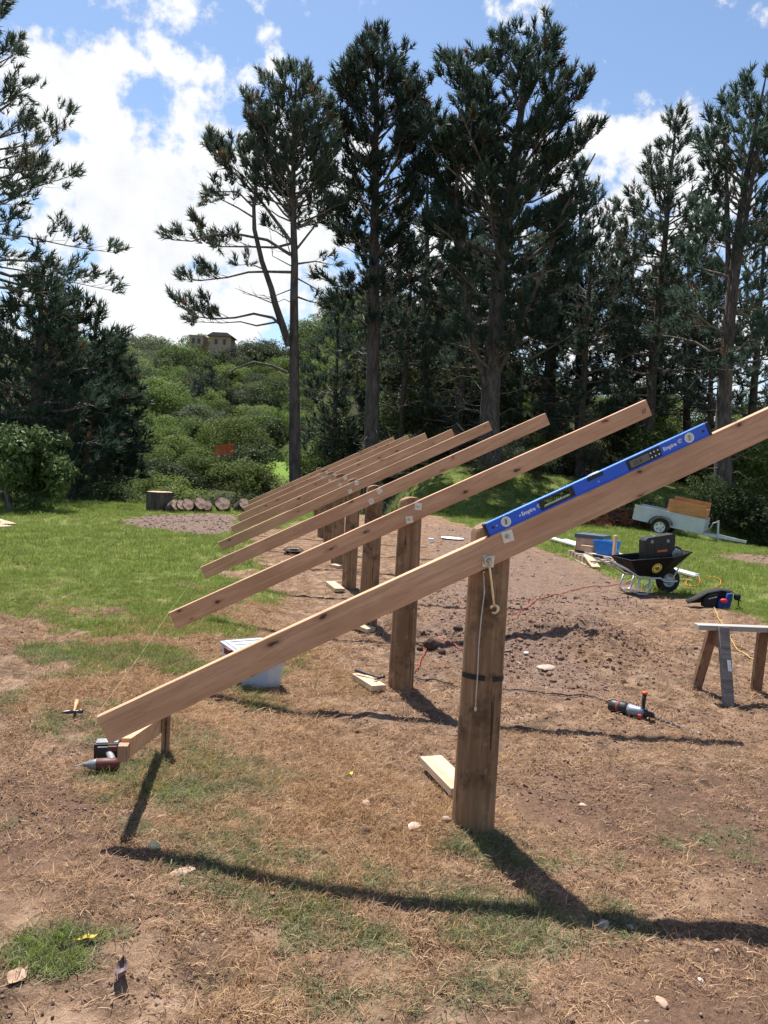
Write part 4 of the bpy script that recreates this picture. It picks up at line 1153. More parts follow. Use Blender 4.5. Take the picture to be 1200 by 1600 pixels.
# ------------------------------------------------------------------ things on the ground near the posts
def plank(name, label, pa, pb, w, h, mat, cat='board', lift=0.0, tilt=0.0, bevel=.003, group=None):
    """board lying on the ground from photo pixel pa to pb (centre line)"""
    a, b = G(*pa), G(*pb); d = b-a; L = math.hypot(d.x, d.y)
    o = MB().box((0, 0, 0), (L, w, h)).build(name, mat, None, bevel=bevel)
    o.location = ((a.x+b.x)/2, (a.y+b.y)/2, (a.z+b.z)/2+h/2+.012+lift); o.rotation_euler = (tilt, -math.atan2(d.z, L), math.atan2(d.y, d.x))
    return tag(o, label, cat, group)
plank('board_offcut', 'pale board offcut beside the foot of the nearest post', (672, 1200), (722, 1252), .14, .045, M_FRESH, lift=.02)
bo = plank('board_offcut', 'pale board offcut under the black hammer, left of the second post', (560, 1062), (592, 1082), .12, .045, M_FRESH)
plank('board_offcut', 'board offcut lying at the foot of the third post', (553, 980), (580, 990), .13, .045, M_FRESH)
plank('board_offcut', 'short board offcut left of the fourth post', (516, 914), (531, 926), .14, .045, M_FRESH)
plank('board_offcut', 'small pale offcut left of the fifth post', (522, 886), (536, 889), .2, .045, M_FRESH)
plank('board_offcut', 'pale board lying on the lawn at the left edge', (-20, 812), (14, 822), .35, .04, M_FRESH)
plank('board_offcut', 'second pale board on the lawn at the left edge', (-20, 822), (10, 826), .3, .04, M_FRESH)
# hammer on the offcut
def hammer(loc, rz, mat_handle, label, rot=None, L=.27):
    h = empty('hammer', loc, rot=rot or (0, 0, rz))
    MB().tube([(0, 0, 0), (.05, 0, .001), (L*.55, 0, 0), (L*.62, 0, 0), (L, 0, 0)], [.010, .009, .011, .015, .014], 8).build('handle', mat_handle, h, smooth=True)
    hd = MB(); hd.lathe([(.014, -.055), (.014, -.035), (.009, -.028), (.010, -.012), (.013, 0), (.012, .012)], 12, axis='Y')
    hd.tube([(0, .008, 0), (0, .035, .003), (-.008, .055, .004), (-.028, .07, .004)], [.012, .010, .007, .003], 7)
    hd.tube([(0, .008, 0), (0, .035, -.003), (.006, .055, -.004), (-.012, .075, -.004)], [.011, .009, .007, .003], 7)
    hd.build('head', plain('dark_steel', (.09, .09, .095), .38, .8, .2, 30), h, smooth=True)
    return tag(h, label, 'hammer')
q = bo.location; hammer((q.x+.085, q.y-.035, q.z+.045), 2.28, plain('grip_black', (.035, .035, .04), .5), 'black-gripped hammer lying on the board offcut by the second post')
p = G(122, 1120); hammer((p.x-.02, p.y-.02, p.z+.04), 0, plain('hickory', (.45, .24, .11), .55), 'hammer with a wooden handle lying on the grass beyond the rafter end', rot=(0, .05, 1.75))

# impact driver
p = G(163, 1206); dr = empty('impact_driver', (p.x, p.y, p.z+.012), .05)
M_RED = plain('driver_red', (.10, .026, .022), .55, 0, .2, 15, dirt=.35); M_GREY = plain('driver_grey', (.22, .22, .23), .5, .2, .2, 15, dirt=.35)
b = MB(); b.lathe([(.012, -.085), (.020, -.075), (.026, -.05), (.032, -.035), (.034, .0), (.034, .05), (.028, .072), (.012, .078)], 16, c=(0, 0, .03), axis='X'); b.build('motor_body', M_RED, dr, smooth=True)
b = MB(); b.lathe([(.008, -.112), (.013, -.108), (.013, -.088), (.021, -.084), (.028, -.052), (.033, -.040)], 16, c=(0, 0, .03), axis='X'); b.build('nose', M_GREY, dr, smooth=True)
b = MB(); b.tube([(-.108, 0, .03), (-.16, 0, .022)], .0035, 6); b.build('bit', M_BOLT, dr)
b = MB(); b.tube([(.035, .015, .032), (.030, .055, .036), (.012, .10, .042), (.005, .125, .045)], [.024, .020, .019, .024], 10); b.build('handle', M_GREY, dr, smooth=True)
b = MB(); b.box((-.012, .165, .052), (.135, .075, .085)); b.box((-.012, .128, .052), (.10, .03, .06)); bt = b.build('battery', M_BLACK, dr, bevel=.006)
MB().box((-.012, .165, .098), (.12, .06, .008)).build('battery_cap', M_GREY, bt, bevel=.002); MB().box((.02, .126, .07), (.05, .03, .03)).build('battery_clip', M_RED, bt, bevel=.003)
tag(dr, 'red and black cordless driver lying below the low end of the nearest rafter', 'power tool')

# clear storage tub with a lid
pa, pb = G(380, 1074), G(437, 1073); wv = pb-pa
tb = empty('storage_tub', (pa.x, pa.y, min(pa.z, pb.z)-.005), math.atan2(wv.y, wv.x)); W = math.hypot(wv.x, wv.y)
t = NT('clear_plastic'); b_ = t.bsdf((.70, .74, .78), .25, 0, t.bump(t.noise(t.coord(), 14, 3), .2, .01), .5); tp = t.node('ShaderNodeBsdfTransparent'); mx_ = t.node('ShaderNodeMixShader'); mx_.inputs[0].default_value = .42; t.l.new(tp.outputs[0], mx_.inputs[1]); t.l.new(b_.outputs[0], mx_.inputs[2]); t.l.new(mx_.outputs[0], t.out.inputs[0]); M_CLEAR = t.m
D_, H_ = .44, .27; o_ = .028
def tub_wall(s0, s1, z0, z1, th):
    v = []
    for s_, z in ((s0, z0), (s1, z1)):
        for ins in (0, th):
            v += [(-s_+ins, -s_+ins, z), (W+s_-ins, -s_+ins, z), (W+s_-ins, D_+s_-ins, z), (-s_+ins, D_+s_-ins, z)]
    f = []
    for k in range(4):
        l = (k+1) % 4; f += [(k, l, 8+l, 8+k), (4+k, 12+k, 12+l, 4+l), (8+k, 8+l, 12+l, 12+k), (k, 4+k, 4+l, l)]
    return v, f
MB().add(*tub_wall(0, o_, 0, H_, .004)).box((W/2, D_/2, .003), (W-.008, D_-.008, .004)).build('bin', M_CLEAR, tb)
ri = MB()
for k in range(5): ri.box((W*(.1+.2*k), -.016, H_*.45), (.012, .006, H_*.7), Matrix.Rotation(-.1, 3, 'X'))
M_LID = plain('cloudy_lid', (.42, .45, .48), .35, 0, .1, 8)
l_ = MB(); l_.box((W/2, D_/2, H_+.010), (W+.075, D_+.075, .02)); l_.box((W/2, D_/2, H_+.024), (W+.02, D_+.02, .012)); lid = l_.build('lid', M_LID, tb, bevel=.004)
for k in range(4): MB().box((W/2, D_*(.14+.24*k), H_+.033), (W*.86, .02, .006)).build('lid_rib', M_LID, lid, bevel=.002)
MB().box((-.055, D_*.5, H_-.005), (.03, .12, .05)).build('clip', plain('maroon_clip', (.12, .03, .04), .5), tb, bevel=.004)
MB().box((W*.40, D_*.45, .085), (W*.62, D_*.7, .15)).build('blue_packet', plain('blue_packet', (.03, .16, .55), .5), tb, bevel=.01)
MB().box((W*.82, D_*.45, .075), (W*.2, D_*.7, .13)).build('white_packet', plain('white_packet', (.75, .75, .75), .5), tb, bevel=.01)
tag(tb, 'clear plastic storage tub with a lid and blue packets, behind the nearest rafter', 'storage tub')

# rotary hammer drill
pa, pb = G(952, 1112), G(1016, 1126); dv = pb-pa
rh = empty('hammer_drill', (pa.x, pa.y, pa.z+.055), math.atan2(dv.y, dv.x)); L = math.hypot(dv.x, dv.y)
b = MB(); b.lathe([(.018, -.01), (.042, 0), (.05, .03), (.05, .12), (.043, .15)], 18, axis='X'); b.build('motor_housing', M_BLACK, rh, smooth=True)
b = MB(); b.lathe([(.0, .06), (.0515, .0605), (.0515, .085), (.0, .0855)], 18, axis='X', cap=False); b.build('label_band', plain('red_band', (.16, .05, .04), .5), rh, smooth=True)
b = MB(); b.lathe([(.044, .145), (.041, .18), (.040, .24), (.033, .27)], 18, axis='X'); b.build('gear_housing', plain('grey_alloy', (.22, .24, .28), .42, .4), rh, smooth=True)
b = MB(); b.lathe([(.030, .265), (.030, .29), (.022, .30), (.021, .335), (.012, .345)], 16, axis='X'); b.build('chuck', M_BLACK, rh, smooth=True)
b = MB(); n_ = 60; b.tube([(.34+.34*k/n_, .0045*math.cos(k*.9), -.02-.03*k/n_+.0045*math.sin(k*.9)) for k in range(n_+1)], .0055, 6); b.tube([(.34, 0, -.01), (.68, 0, -.05)], .0045, 6); b.build('drill_bit', plain('worn_bit', (.22, .21, .2), .4, .9), rh)
b = MB(); b.tube([(.255, 0, -.03), (.255, .0, .03), (.258, .0, .05)], .016, 10); b.tube([(.258, 0, .045), (.262, .0, .15)], [.013, .016], 10); sh = b.build('side_handle', M_BLACK, rh, smooth=True)
b = MB(); b.lathe([(.022, .148), (.024, .156), (.016, .166)], 14, c=(.262, 0, 0)); b.build('orange_knob', plain('orange_knob', (.7, .10, .03), .5), sh, smooth=True)
MB().box((.25, -.035, -.02), (.03, .03, .03)).build('red_switch', plain('red_switch', (.6, .05, .04), .5), rh, bevel=.006)
b = MB(); b.tube([(.03, .03, -.02), (.02, .10, -.03), (.10, .12, -.035), (.13, .04, -.02)], .017, 8); b.build('rear_grip', M_BLACK, rh, smooth=True)
tag(rh, 'black and grey rotary hammer drill with an orange side handle lying on the soil', 'power tool')

def cord(name, label, pix, r, mat, lift=.008, sub=5, seed=1):
    rn = random.Random(seed); P = [G(*p) for p in pix]; pts = []
    n = len(P)
    for i in range(n-1):
        p0, p1, p2, p3 = P[max(i-1, 0)], P[i], P[i+1], P[min(i+2, n-1)]
        for k in range(sub):
            t_ = k/sub
            q = .5*((2*p1)+(p2-p0)*t_+(2*p0-5*p1+4*p2-p3)*t_*t_+(3*p1-p0-3*p2+p3)*t_**3)
            pts.append(Vector((q.x+rn.uniform(-.004, .004), q.y+rn.uniform(-.01, .01), 0)))
    pts.append(P[-1].copy())
    for q in pts: q.z = Hs(q.x, q.y)+r+lift
    o = MB().tube(pts, r, 6).build(name, mat, None, smooth=True)
    return tag(o, label, 'cord')
M_CRED = plain('red_cord', (.34, .045, .04), .6, dirt=.45); M_CBLK = plain('black_cord', (.02, .02, .02), .5); M_CYEL = plain('yellow_cord', (.55, .34, .09), .6, dirt=.3); M_CORG = plain('orange_cord', (.75, .2, .03), .5)
cord('power_cord', 'thin black power cord of the hammer drill', [(954, 1101), (930, 1091), (895, 1089), (850, 1086), (820, 1081), (785, 1079)], .006, M_CBLK)
cord('power_cord', 'black cord on the soil right of the second post', [(652, 1062), (668, 1064), (690, 1067), (708, 1071)], .006, M_CBLK)
cord('extension_cord', 'red extension cord over the dug soil between the posts', [(596, 1062), (622, 1060), (650, 1048), (660, 1028), (672, 1006), (690, 1003), (706, 1008), (722, 1016), (735, 1010)], .0055, M_CRED, .012)
cord('extension_cord', 'red extension cord running across the soil to the wheelbarrow', [(800, 962), (824, 950), (838, 938), (862, 931), (890, 924), (920, 918), (950, 917), (985, 912)], .0065, M_CRED, .006)
cord('extension_cord', 'yellow extension cord lying behind the sawhorse', [(1112, 940), (1118, 958), (1128, 975), (1142, 1000), (1152, 1018), (1172, 1030), (1196, 1040), (1220, 1046)], .005, M_CYEL, .012)
cord('extension_cord', 'loops of orange and yellow cord on the grass behind the tool belt', [(1060, 905), (1072, 898), (1088, 901), (1094, 910), (1085, 918), (1072, 915), (1078, 905), (1100, 902), (1122, 905), (1125, 915), (1110, 922)], .008, M_CORG, .015)

# sawhorse at the right edge
M_OLD = wood('weathered_timber', (.10, .085, .075), (.23, .2, .18), rough=.85, stain=.5, weather=.4)
M_OLD2 = wood('weathered_top', (.30, .27, .24), (.46, .42, .38), rough=.85, weather=.6)
M_OLDB = wood('brown_leg', (.20, .11, .07), (.30, .18, .12), rough=.8, stain=.5, axis=2)
A = G(1139, 1106); B = G(1086, 1077)
sw = empty('sawhorse', ((A.x+B.x)/2, (A.y+B.y)/2, (A.z+B.z)/2)); o = sw.location
zt = .60; dirx = Vector((math.cos(-.06), math.sin(-.06), 0)); diry = Vector((-dirx.y, dirx.x, 0))
xl = Vector(at(1098, 991, 6.35)); xl.z = 0; topL = Vector((xl.x-o.x, 0.03, zt)) 
def bm_(p, q, w, h, mat, nm, up=(0, 0, 1)): return MB().beam(p, q, w, h, up).build(nm, mat, sw, bevel=.003)
bm_(topL, topL+dirx*1.05, .095, .042, M_OLD2, 'top_rail')
def leg(top, foot, mat): return bm_(top, foot, .045, .085, mat, 'leg', tuple(dirx))
la = topL+dirx*.20; lb = topL+dirx*.64
leg(la+Vector((0, -.055, .012)), A-o+Vector((0, 0, -.02)), M_OLD)
leg(la+Vector((-.02, .055, -.03)), B-o+Vector((0, 0, -.02)), M_OLDB)
leg(lb+Vector((.0, -.055, .012)), A-o+dirx*.56+Vector((-.06, 0, -.02)), M_OLD)
leg(lb+Vector((-.02, .055, -.03)), B-o+dirx*.55+Vector((0, 0, -.02)), M_OLDB)
bm_(la+Vector((-.02, 0, -.10)), la+Vector((-.02, 0, -.10))+dirx*.02, .15, .13, M_OLDB, 'gusset')
MB().beam(la+(A-o-la)*.38+Vector((-.0, -.085, .0)), la+(A-o-la)*.52+Vector((0, -.085, 0)), .002, .03, tuple(dirx)).build('sticker', plain('pale_sticker', (.7, .7, .72), .5), sw)
tag(sw, 'weathered timber sawhorse standing at the right edge', 'sawhorse')

# small things on the ground
def stone(px, py, size, label, c, seed, cat='stone', name='stone'):
    p = G(px, py); o = MB().blob((0, 0, 0), size, seed, .35, 2).build(name, plain(name+'_%d' % seed, c, .85, 0, .25, 40, dirt=.15), None, auto=35, loc=(p.x, p.y, p.z+size[2]*.45)); o.rotation_euler = (0, 0, seed)
    return tag(o, label, cat)
stone(242, 1325, (.026, .022, .02), 'pale yellow lump in the rafter shadow near the peg', (.58, .46, .26), 3)
stone(647, 1293, (.048, .03, .014), 'flat pale stone left of the foot of the nearest post', (.42, .31, .25), 4)
stone(573, 1259, (.032, .022, .022), 'brown stone on the dry soil left of the nearest post', (.36, .23, .17), 5)
stone(697, 1285, (.03, .024, .022), 'brown stone touching the foot of the nearest post', (.3, .2, .15), 6)
stone(942, 1445, (.03, .024, .012), 'small flat grey stone in the shadow of the rafter', (.32, .29, .28), 7)
stone(1034, 1570, (.028, .02, .014), 'tan stone at the lower right', (.40, .27, .19), 8)
stone(910, 1260, (.022, .018, .014), 'small tan stone right of the nearest post', (.5, .37, .28), 9)
stone(850, 1045, (.10, .07, .02), 'large flat pale stone below the soil mound', (.36, .27, .22), 10)
stone(822, 1022, (.05, .03, .02), 'grey stone at the left foot of the soil mound', (.42, .38, .36), 11)
stone(815, 974, (.045, .03, .03), 'pale stone beside the red cord', (.5, .47, .45), 12)
stone(283, 1365, (.06, .03, .012), 'flat sandy clod below the rafter shadow at the left', (.36, .24, .18), 13)
stone(1095, 1534, (.014, .01, .008), 'tiny white stone at the lower right', (.5, .45, .42), 14)
stone(985, 1450, (.014, .012, .008), 'tiny grey stone beside the rafter shadow', (.45, .4, .38), 15)
def leaf(px, py, L, W_, c, label, rz, curl=.3, seed=0):
    p = G(px, py); mb = MB(); vs = []; fs = []; n = 9
    for i in range(n):
        u = i/(n-1); w = W_*math.sin(math.pi*min(.98, max(.03, u**.8)))
        for k, s_ in enumerate((-1, -.5, 0, .5, 1)):
            vs.append(((u-.5)*L, s_*w, curl*L*(abs(s_)**1.5*.35+(u-.5)**2*.8)+.004*math.sin(u*9+s_*3+seed)))
    for i in range(n-1):
        for k in range(4): a = i*5+k; fs.append((a, a+1, a+6, a+5))
    mb.add(vs, fs); mb.tube([(-.5*L, 0, curl*L*.2), (-.72*L, .01, curl*L*.3)], .0014, 5)
    o = mb.build('fallen_leaf', plain('leaf_%d' % seed, c, .6, 0, .25, 60), None, smooth=True, loc=(p.x, p.y, p.z+.016)); o.rotation_euler = (random.Random(seed).uniform(-.2, .2), -.1, rz)
    return tag(o, label, 'leaf')
leaf(138, 1473, .075, .016, (.45, .30, .04), 'yellow fallen leaf at the lower left', .2, .25, 1)
leaf(28, 1531, .085, .030, (.32, .20, .13), 'pale tan dry leaf at the lower left edge', 1.2, .2, 2)
leaf(190, 1528, .085, .022, (.16, .11, .11), 'dark curled dead leaf beside the green tuft', 1.5, .7, 3)
leaf(548, 1213, .04, .012, (.75, .62, .08), 'small yellow leaf on the dry soil under the rafters', .6, .3, 4)
leaf(424, 1402, .05, .010, (.17, .09, .05), 'thin brown dry leaf in the grass below the rafter shadow', 2.2, .4, 5)
leaf(360, 1185, .045, .012, (.3, .2, .13), 'small brown leaf on the dry grass left of the posts', 1.0, .3, 6)
# pale scraps behind the posts
def scrap(px, py, L, W_, label, c, rz, h=.012, name='sheet_scrap'):
    p = G(px, py); rn = random.Random(px); ol = []
    for k in range(12):
        a = k*math.pi/6; q = rn.uniform(.8, 1.1); ol.append((L/2*math.cos(a)*q, W_/2*math.sin(a)*q))
    o = MB().prism(ol, 0, h, 'Z').build(name, plain('scrap_%d' % px, c, .6, 0, .08), None, loc=(p.x, p.y, p.z+.03)); o.rotation_euler = (.02, .03, rz); return tag(o, label, 'scrap')
scrap(706, 843, .62, .5, 'white plastic sheet scrap on the soil behind the nearest post', (.72, .72, .74), -.1)
scrap(673, 848, .16, .12, 'small white lump on the soil behind the second post', (.75, .75, .75), .3, .07)
o = G(458, 866); bt = empty('black_pan', (o.x, o.y, o.z+.01)); 
MB().lathe([(.12, 0), (.17, .06), (.20, .062), (.20, .07), (.165, .07), (.115, .012)], 16, cap=False).lathe([(.001, .01), (.12, .01)], 16, cap=False).build('bowl', M_BLACK, bt, smooth=True); MB().tube([(-.19, 0, .07), (-.1, 0, .13), (.1, 0, .13), (.19, 0, .07)], .008, 6).build('handle', M_BLACK, bt)
tag(bt, 'small black plastic pan with a handle on the soil between the posts', 'pan')
o = G(598, 800); bk = empty('white_bucket', (o.x, o.y, o.z)); MB().lathe([(.14, 0), (.17, .34), (.18, .34), (.18, .36), (.16, .36), (.13, .01)], 18, cap=False).lathe([(.001, .01), (.14, .01)], 18, cap=False).build('pail', M_LID, bk, smooth=True); MB().tube([(.175*math.cos(a), .02, .33-.16*math.sin(a)) for a in [k*math.pi/8 for k in range(9)]], .005, 5).build('handle', M_ZINC, bk)
tag(bk, 'white bucket standing on the grass behind the second post', 'bucket')
# ------------------------------------------------------------------ wheelbarrow and its load
p = G(1040, 926); wr = empty('wheelbarrow', (0, 0, 0), math.radians(6)); cr, sr = math.cos(math.radians(6)), math.sin(math.radians(6))
wr.location = (p.x-.42*cr, p.y-.42*sr, p.z)
M_TRAY = plain('black_tray', (.008, .008, .009), .6, 0, .25, 8, .12); M_TUBE = plain('grey_tube', (.55, .56, .57), .4, .6, .12, 14)
tray = MB(); th = .012
top = [(-.42, .30), (.34, .34), (.72, .17)]; 
def ring(z_r, z_m, z_f, xs, ws):
    (x0, w0), (x1, w1), (x2, w2) = xs
    return [(x0, -w0, z_r), (x1, -w1, z_m), (x2, -w2, z_f), (x2, w2, z_f), (x1, w1, z_m), (x0, w0, z_r)]
outer_t = ring(.53, .60, .67, [(-.42, .30), (.30, .34), (.70, .20)], 0)
outer_b = ring(.29, .27, .30, [(-.22, .20), (.12, .21), (.30, .15)], 0)
inner_t = [(x*.96+.005, y*.95, z) for x, y, z in outer_t]; inner_b = [(x*.94+.004, y*.92, z+.014) for x, y, z in outer_b]
vs = outer_t+outer_b+inner_t+inner_b; fs = []
for k in range(6):
    l = (k+1) % 6
    fs += [(k, l, 6+l, 6+k), (12+k, 18+k, 18+l, 12+l), (k, 12+k, 12+l, l)]
fs += [tuple(range(6, 12)), tuple(range(23, 17, -1))]
tray.add(vs, fs); tr_o = tray.build('tray', M_TRAY, wr, bevel=.008)
MB().tube([Vector(q)+Vector((0, 0, .004)) for q in outer_t], .013, 6, closed=True).build('rim', M_TRAY, tr_o, smooth=True)
stk_ = empty('x'); bpy.data.objects.remove(stk_)
# sticker on the near side wall
c_t = (Vector(outer_t[0])+Vector(outer_t[1]))/2; c_b = (Vector(outer_b[0])+Vector(outer_b[1]))/2
n_ = (Vector(outer_t[1])-Vector(outer_t[0])).cross(c_b-c_t).normalized(); n_ = n_ if n_.y < 0 else -n_
cs = c_t.lerp(c_b, .46)+Vector((.10, 0, 0))+n_*.016; ux = (Vector(outer_t[1])-Vector(outer_t[0])).normalized(); uy = ux.cross(n_); uy = uy if uy.z > 0 else -uy
def disc(r, off, n=24): return [cs+n_*off+ux*(r*math.cos(a))+uy*(r*math.sin(a)) for a in [2*math.pi*k/n for k in range(n)]]
d = MB(); d.add(disc(.082, .002), [tuple(range(24))]); sto = d.build('sticker', plain('yellow_sticker', (.72, .6, .12), .5, 0, .08), tr_o)
d = MB(); a_, b_ = disc(.070, .004), disc(.060, .004); d.add(a_+b_, [(k, (k+1) % 24, 24+(k+1) % 24, 24+k) for k in range(24)]); 
mk = lambda pts: d.add([cs+n_*.005+ux*x_+uy*y_ for x_, y_ in pts], [tuple(range(len(pts)))])
mk([(-.045, .012), (.02, .022), (.04, .008), (.02, -.004), (-.045, .0)]); mk([(-.03, -.012), (.035, -.004), (.045, -.02), (.01, -.034), (-.02, -.03)]); d.build('emblem', M_BLACK, sto)
for s_ in (-1, 1):
    MB().tube([(-1.02, s_*.29, .60), (-.86, s_*.29, .57), (-.40, s_*.25, .37), (-.20, s_*.22, .265), (-.10, s_*.21, .255), (.16, s_*.20, .262), (.30, s_*.14, .20), (.44, s_*.09, .195), (.55, s_*.09, .20)], .016, 8).build('frame_rail', M_TUBE, wr, smooth=True)
    MB().tube([(-1.06, s_*.29, .605), (-.90, s_*.29, .58)], .021, 8).build('grip', M_BLACK, wr)
    MB().tube([(-.20, s_*.23, .26), (-.26, s_*.25, .05), (-.24, s_*.25, .015), (-.08, s_*.25, .012), (-.05, s_*.25, .05), (-.02, s_*.22, .255)], .014, 8).build('leg', M_TUBE, wr, smooth=True)
    MB().tube([(-.16, s_*.25, .10), (.08, s_*.2, .255)], .009, 6).build('brace', M_TUBE, wr); MB().tube([(.44, s_*.09, .20), (.56, s_*.17, .52)], .011, 6).build('tray_stay', M_TUBE, wr)
MB().tube([(-.24, -.25, .03), (-.24, .25, .03)], .012, 6).build('cross_bar', M_TUBE, wr); MB().tube([(.44, -.10, .198), (.44, .10, .198)], .012, 8).build('axle', M_TUBE, wr)
def wheel(parent, c, R, w, rim_r, m_rim, nm='wheel', hole=True):
    wv = MB(); wv.lathe([(rim_r, -w*.42), (R*.86, -w*.5), (R*.96, -w*.36), (R, -w*.16), (R, w*.16), (R*.96, w*.36), (R*.86, w*.5), (rim_r, w*.42)], 28, c=c, axis='Y', cap=False)
    ty = wv.build('wheel', plain('tyre_rubber', (.02, .02, .02), .8, 0, .2, 20, dirt=.3), parent, smooth=True)
    rm = MB(); rm.lathe([(rim_r*1.02, -w*.43), (rim_r*.9, -w*.40), (rim_r*.82, -w*.2), (rim_r*.45, -w*.16), (rim_r*.3, -w*.34), (.001, -w*.36)], 24, c=c, axis='Y', cap=False)
    rm.lathe([(rim_r*1.02, w*.43), (rim_r*.82, w*.2), (.001, w*.2)], 24, c=c, axis='Y', cap=False); ro = rm.build('rim', m_rim, ty, smooth=True)
    hl = MB()
    for k in range(5):
        a = 2*math.pi*k/5; hl.lathe([(.001, -w*.205), (rim_r*.11, -w*.205)], 8, c=(c[0]+rim_r*.63*math.cos(a), c[1]-.004, c[2]+rim_r*.63*math.sin(a)), axis='Y', cap=False)
    hl.build('rim_hole', M_BLACK, ro)
    return ty
wheel(wr, (.44, 0, .205), .205, .095, .105, plain('grey_rim', (.42, .43, .45), .45, .5))
tag(wr, 'black wheelbarrow with grey tube frame and yellow round sticker', 'wheelbarrow')
wm = Matrix.Translation(wr.location) @ Matrix.Rotation(math.radians(6), 4, 'Z')
# tool case standing in the tray
tc_ = empty('tool_case', wm @ Vector((-.06, -.02, .46)), rot=(0, math.radians(-4), math.radians(6)))
cb = MB(); ol = [(0, .02), (.02, 0), (.50, 0), (.52, .02), (.54, .42), (.50, .46), (.04, .41), (0, .37)]; cb.prism(ol, -.09, .09); cs_ = cb.build('shell', M_BLACK, tc_, bevel=.01)
for k in range(4): MB().box((.07+.12*k, -.092, .19), (.05, .008, .24)).build('rib', M_BLACK, cs_, bevel=.003)
MB().box((.30, -.099, .20), (.17, .006, .032), Matrix.Rotation(-.06, 3, 'Y')).build('orange_label', plain('orange_label', (.62, .13, .05), .5), cs_)
for k in (.12, .40): MB().box((k, -.095, .35), (.05, .012, .05)).build('latch', plain('grey_latch', (.25, .25, .27), .4), cs_, bevel=.003)
MB().tube([(.18, 0, .38), (.20, 0, .42), (.32, 0, .425), (.34, 0, .385)], .012, 6).build('handle', plain('grey_handle', (.3, .3, .32), .4), cs_, smooth=True)
tag(tc_, 'black plastic tool case with an orange label standing in the wheelbarrow', 'tool case')
sb = empty('blue_power_saw', wm @ Vector((.52, .0, .56)), math.radians(6))
MB().blob((0, 0, .06), (.12, .10, .10), 4, .25).build('body', plain('navy_plastic', (.015, .05, .14), .5), sb, smooth=True); MB().lathe([(.09, -.02), (.09, 0)], 20, c=(-.03, -.10, .07), axis='Y').build('guard', plain('dull_guard', (.28, .3, .33), .4, .7), sb); MB().tube([(-.05, 0, .14), (.02, 0, .18), (.10, 0, .15), (.13, 0, .08)], .018, 8).build('handle', M_BLACK, sb, smooth=True)
tag(sb, 'dark blue power saw lying in the front of the wheelbarrow tray', 'power tool')

# tool belt on the grass edge
p = G(1118, 948); tb_ = empty('tool_belt', (p.x, p.y, p.z), math.radians(-8))
M_CANV = plain('black_canvas', (.02, .02, .022), .85, 0, .3, 30); M_NAVY = plain('blue_canvas', (.02, .05, .20), .8, 0, .2, 30)
b = MB(); vs = []; fs = []
path = [(-.42, 0, .03), (-.30, -.02, .10), (-.15, .0, .19), (.05, .02, .235), (.22, .03, .22), (.30, .02, .16), (.32, -.03, .10)]
for i, q in enumerate(path): vs += [(q[0], q[1]-.06, q[2]), (q[0]+.01, q[1]+.07, q[2]+.02), (q[0], q[1]+.07, q[2]+.032), (q[0], q[1]-.06, q[2]+.012)]
for i in range(len(path)-1):
    for k in range(4): a = 4*i+k; c = 4*i+(k+1) % 4; fs.append((a, c, c+4, a+4))
fs += [(0, 1, 2, 3), tuple(4*(len(path)-1)+k for k in (3, 2, 1, 0))]
b.add(vs, fs); b.build('belt', M_CANV, tb_, smooth=True)
MB().prism([(-.36, .03), (-.29, .105), (-.15, .195), (.05, .238), (.16, .225), (.10, .06), (-.18, .05)], .0, .05).build('back_panel', M_CANV, tb_, bevel=.008)
b = MB(); b.prism([(-.20, .0), (-.02, -.01), (.0, .2), (-.12, .19), (-.20, .12)], -.07, .05); b.build('black_pouch', M_CANV, tb_, bevel=.012)
b = MB(); b.prism([(.0, -.01), (.17, -.015), (.20, .22), (.12, .21), (.10, .13), (.0, .12)], -.10, .03); pn = b.build('blue_pouch', M_NAVY, tb_, bevel=.012)
MB().blob((.07, -.10, .11), (.055, .035, .035), 5).build('red_tape', plain('red_tape', (.6, .03, .03), .5), tb_, smooth=True); MB().blob((.29, -.02, .16), (.05, .05, .06), 8).build('buckle_roll', M_CANV, tb_, smooth=True)
MB().tube([(.31, -.03, .12), (.30, -.05, .04), (.33, -.06, .01)], .009, 6).build('strap', M_CANV, tb_); MB().tube([(-.14, -.075, .12), (-.03, -.08, .155)], .007, 6).build('pencil', plain('grey_pencil', (.45, .45, .45), .5), tb_)
tag(tb_, 'black and blue tool belt with a red tape lying on the edge of the grass', 'tool belt')

# pallet with a box, a blue scoop and boards
p0, p1 = G(886, 868), G(958, 905); dv = p1-p0; rz = math.atan2(dv.y, dv.x); PL = 2.0
pa_ = empty('pallet', (p0.x, p0.y, p0.z), rz); M_PAL = wood('pallet_timber', (.30, .21, .14), (.46, .34, .24), rough=.8, stain=.3, weather=.3)
PW = 1.05
for k in range(7): MB().box((PL*(.07+.143*k), PW/2, .122), (.13, PW, .02)).build('deck_board', M_PAL, pa_)
for j in range(3): MB().box((PL/2, .05+j*(PW-.1)/2, .06), (PL, .05, .10)).build('bearer', M_PAL, pa_)
for j in range(2): MB().box((PL/2, .02+j*(PW-.04), .004), (PL, .10, .018)).build('bottom_board', M_PAL, pa_)
tag(pa_, 'low timber pallet on the soil edge left of the wheelbarrow', 'pallet')
pm = Matrix.Translation(pa_.location) @ Matrix.Rotation(rz, 4, 'Z')
cx = empty('carton', pm @ Vector((.30, .45, .134)), rz+.9); MB().box((0, 0, .15), (.58, .40, .30)).build('body', plain('cardboard', (.42, .28, .2), .8), cx, bevel=.006); MB().box((0, 0, .345), (.64, .44, .085)).build('blue_lid', plain('slate_lid', (.07, .10, .13), .5), cx, bevel=.008)
MB().box((.02, -.28, .08), (.26, .14, .16)).build('side_box', plain('kraft_box', (.5, .34, .22), .8), cx, bevel=.004)
tag(cx, 'brown carton with a dark blue lid standing on the pallet', 'carton')
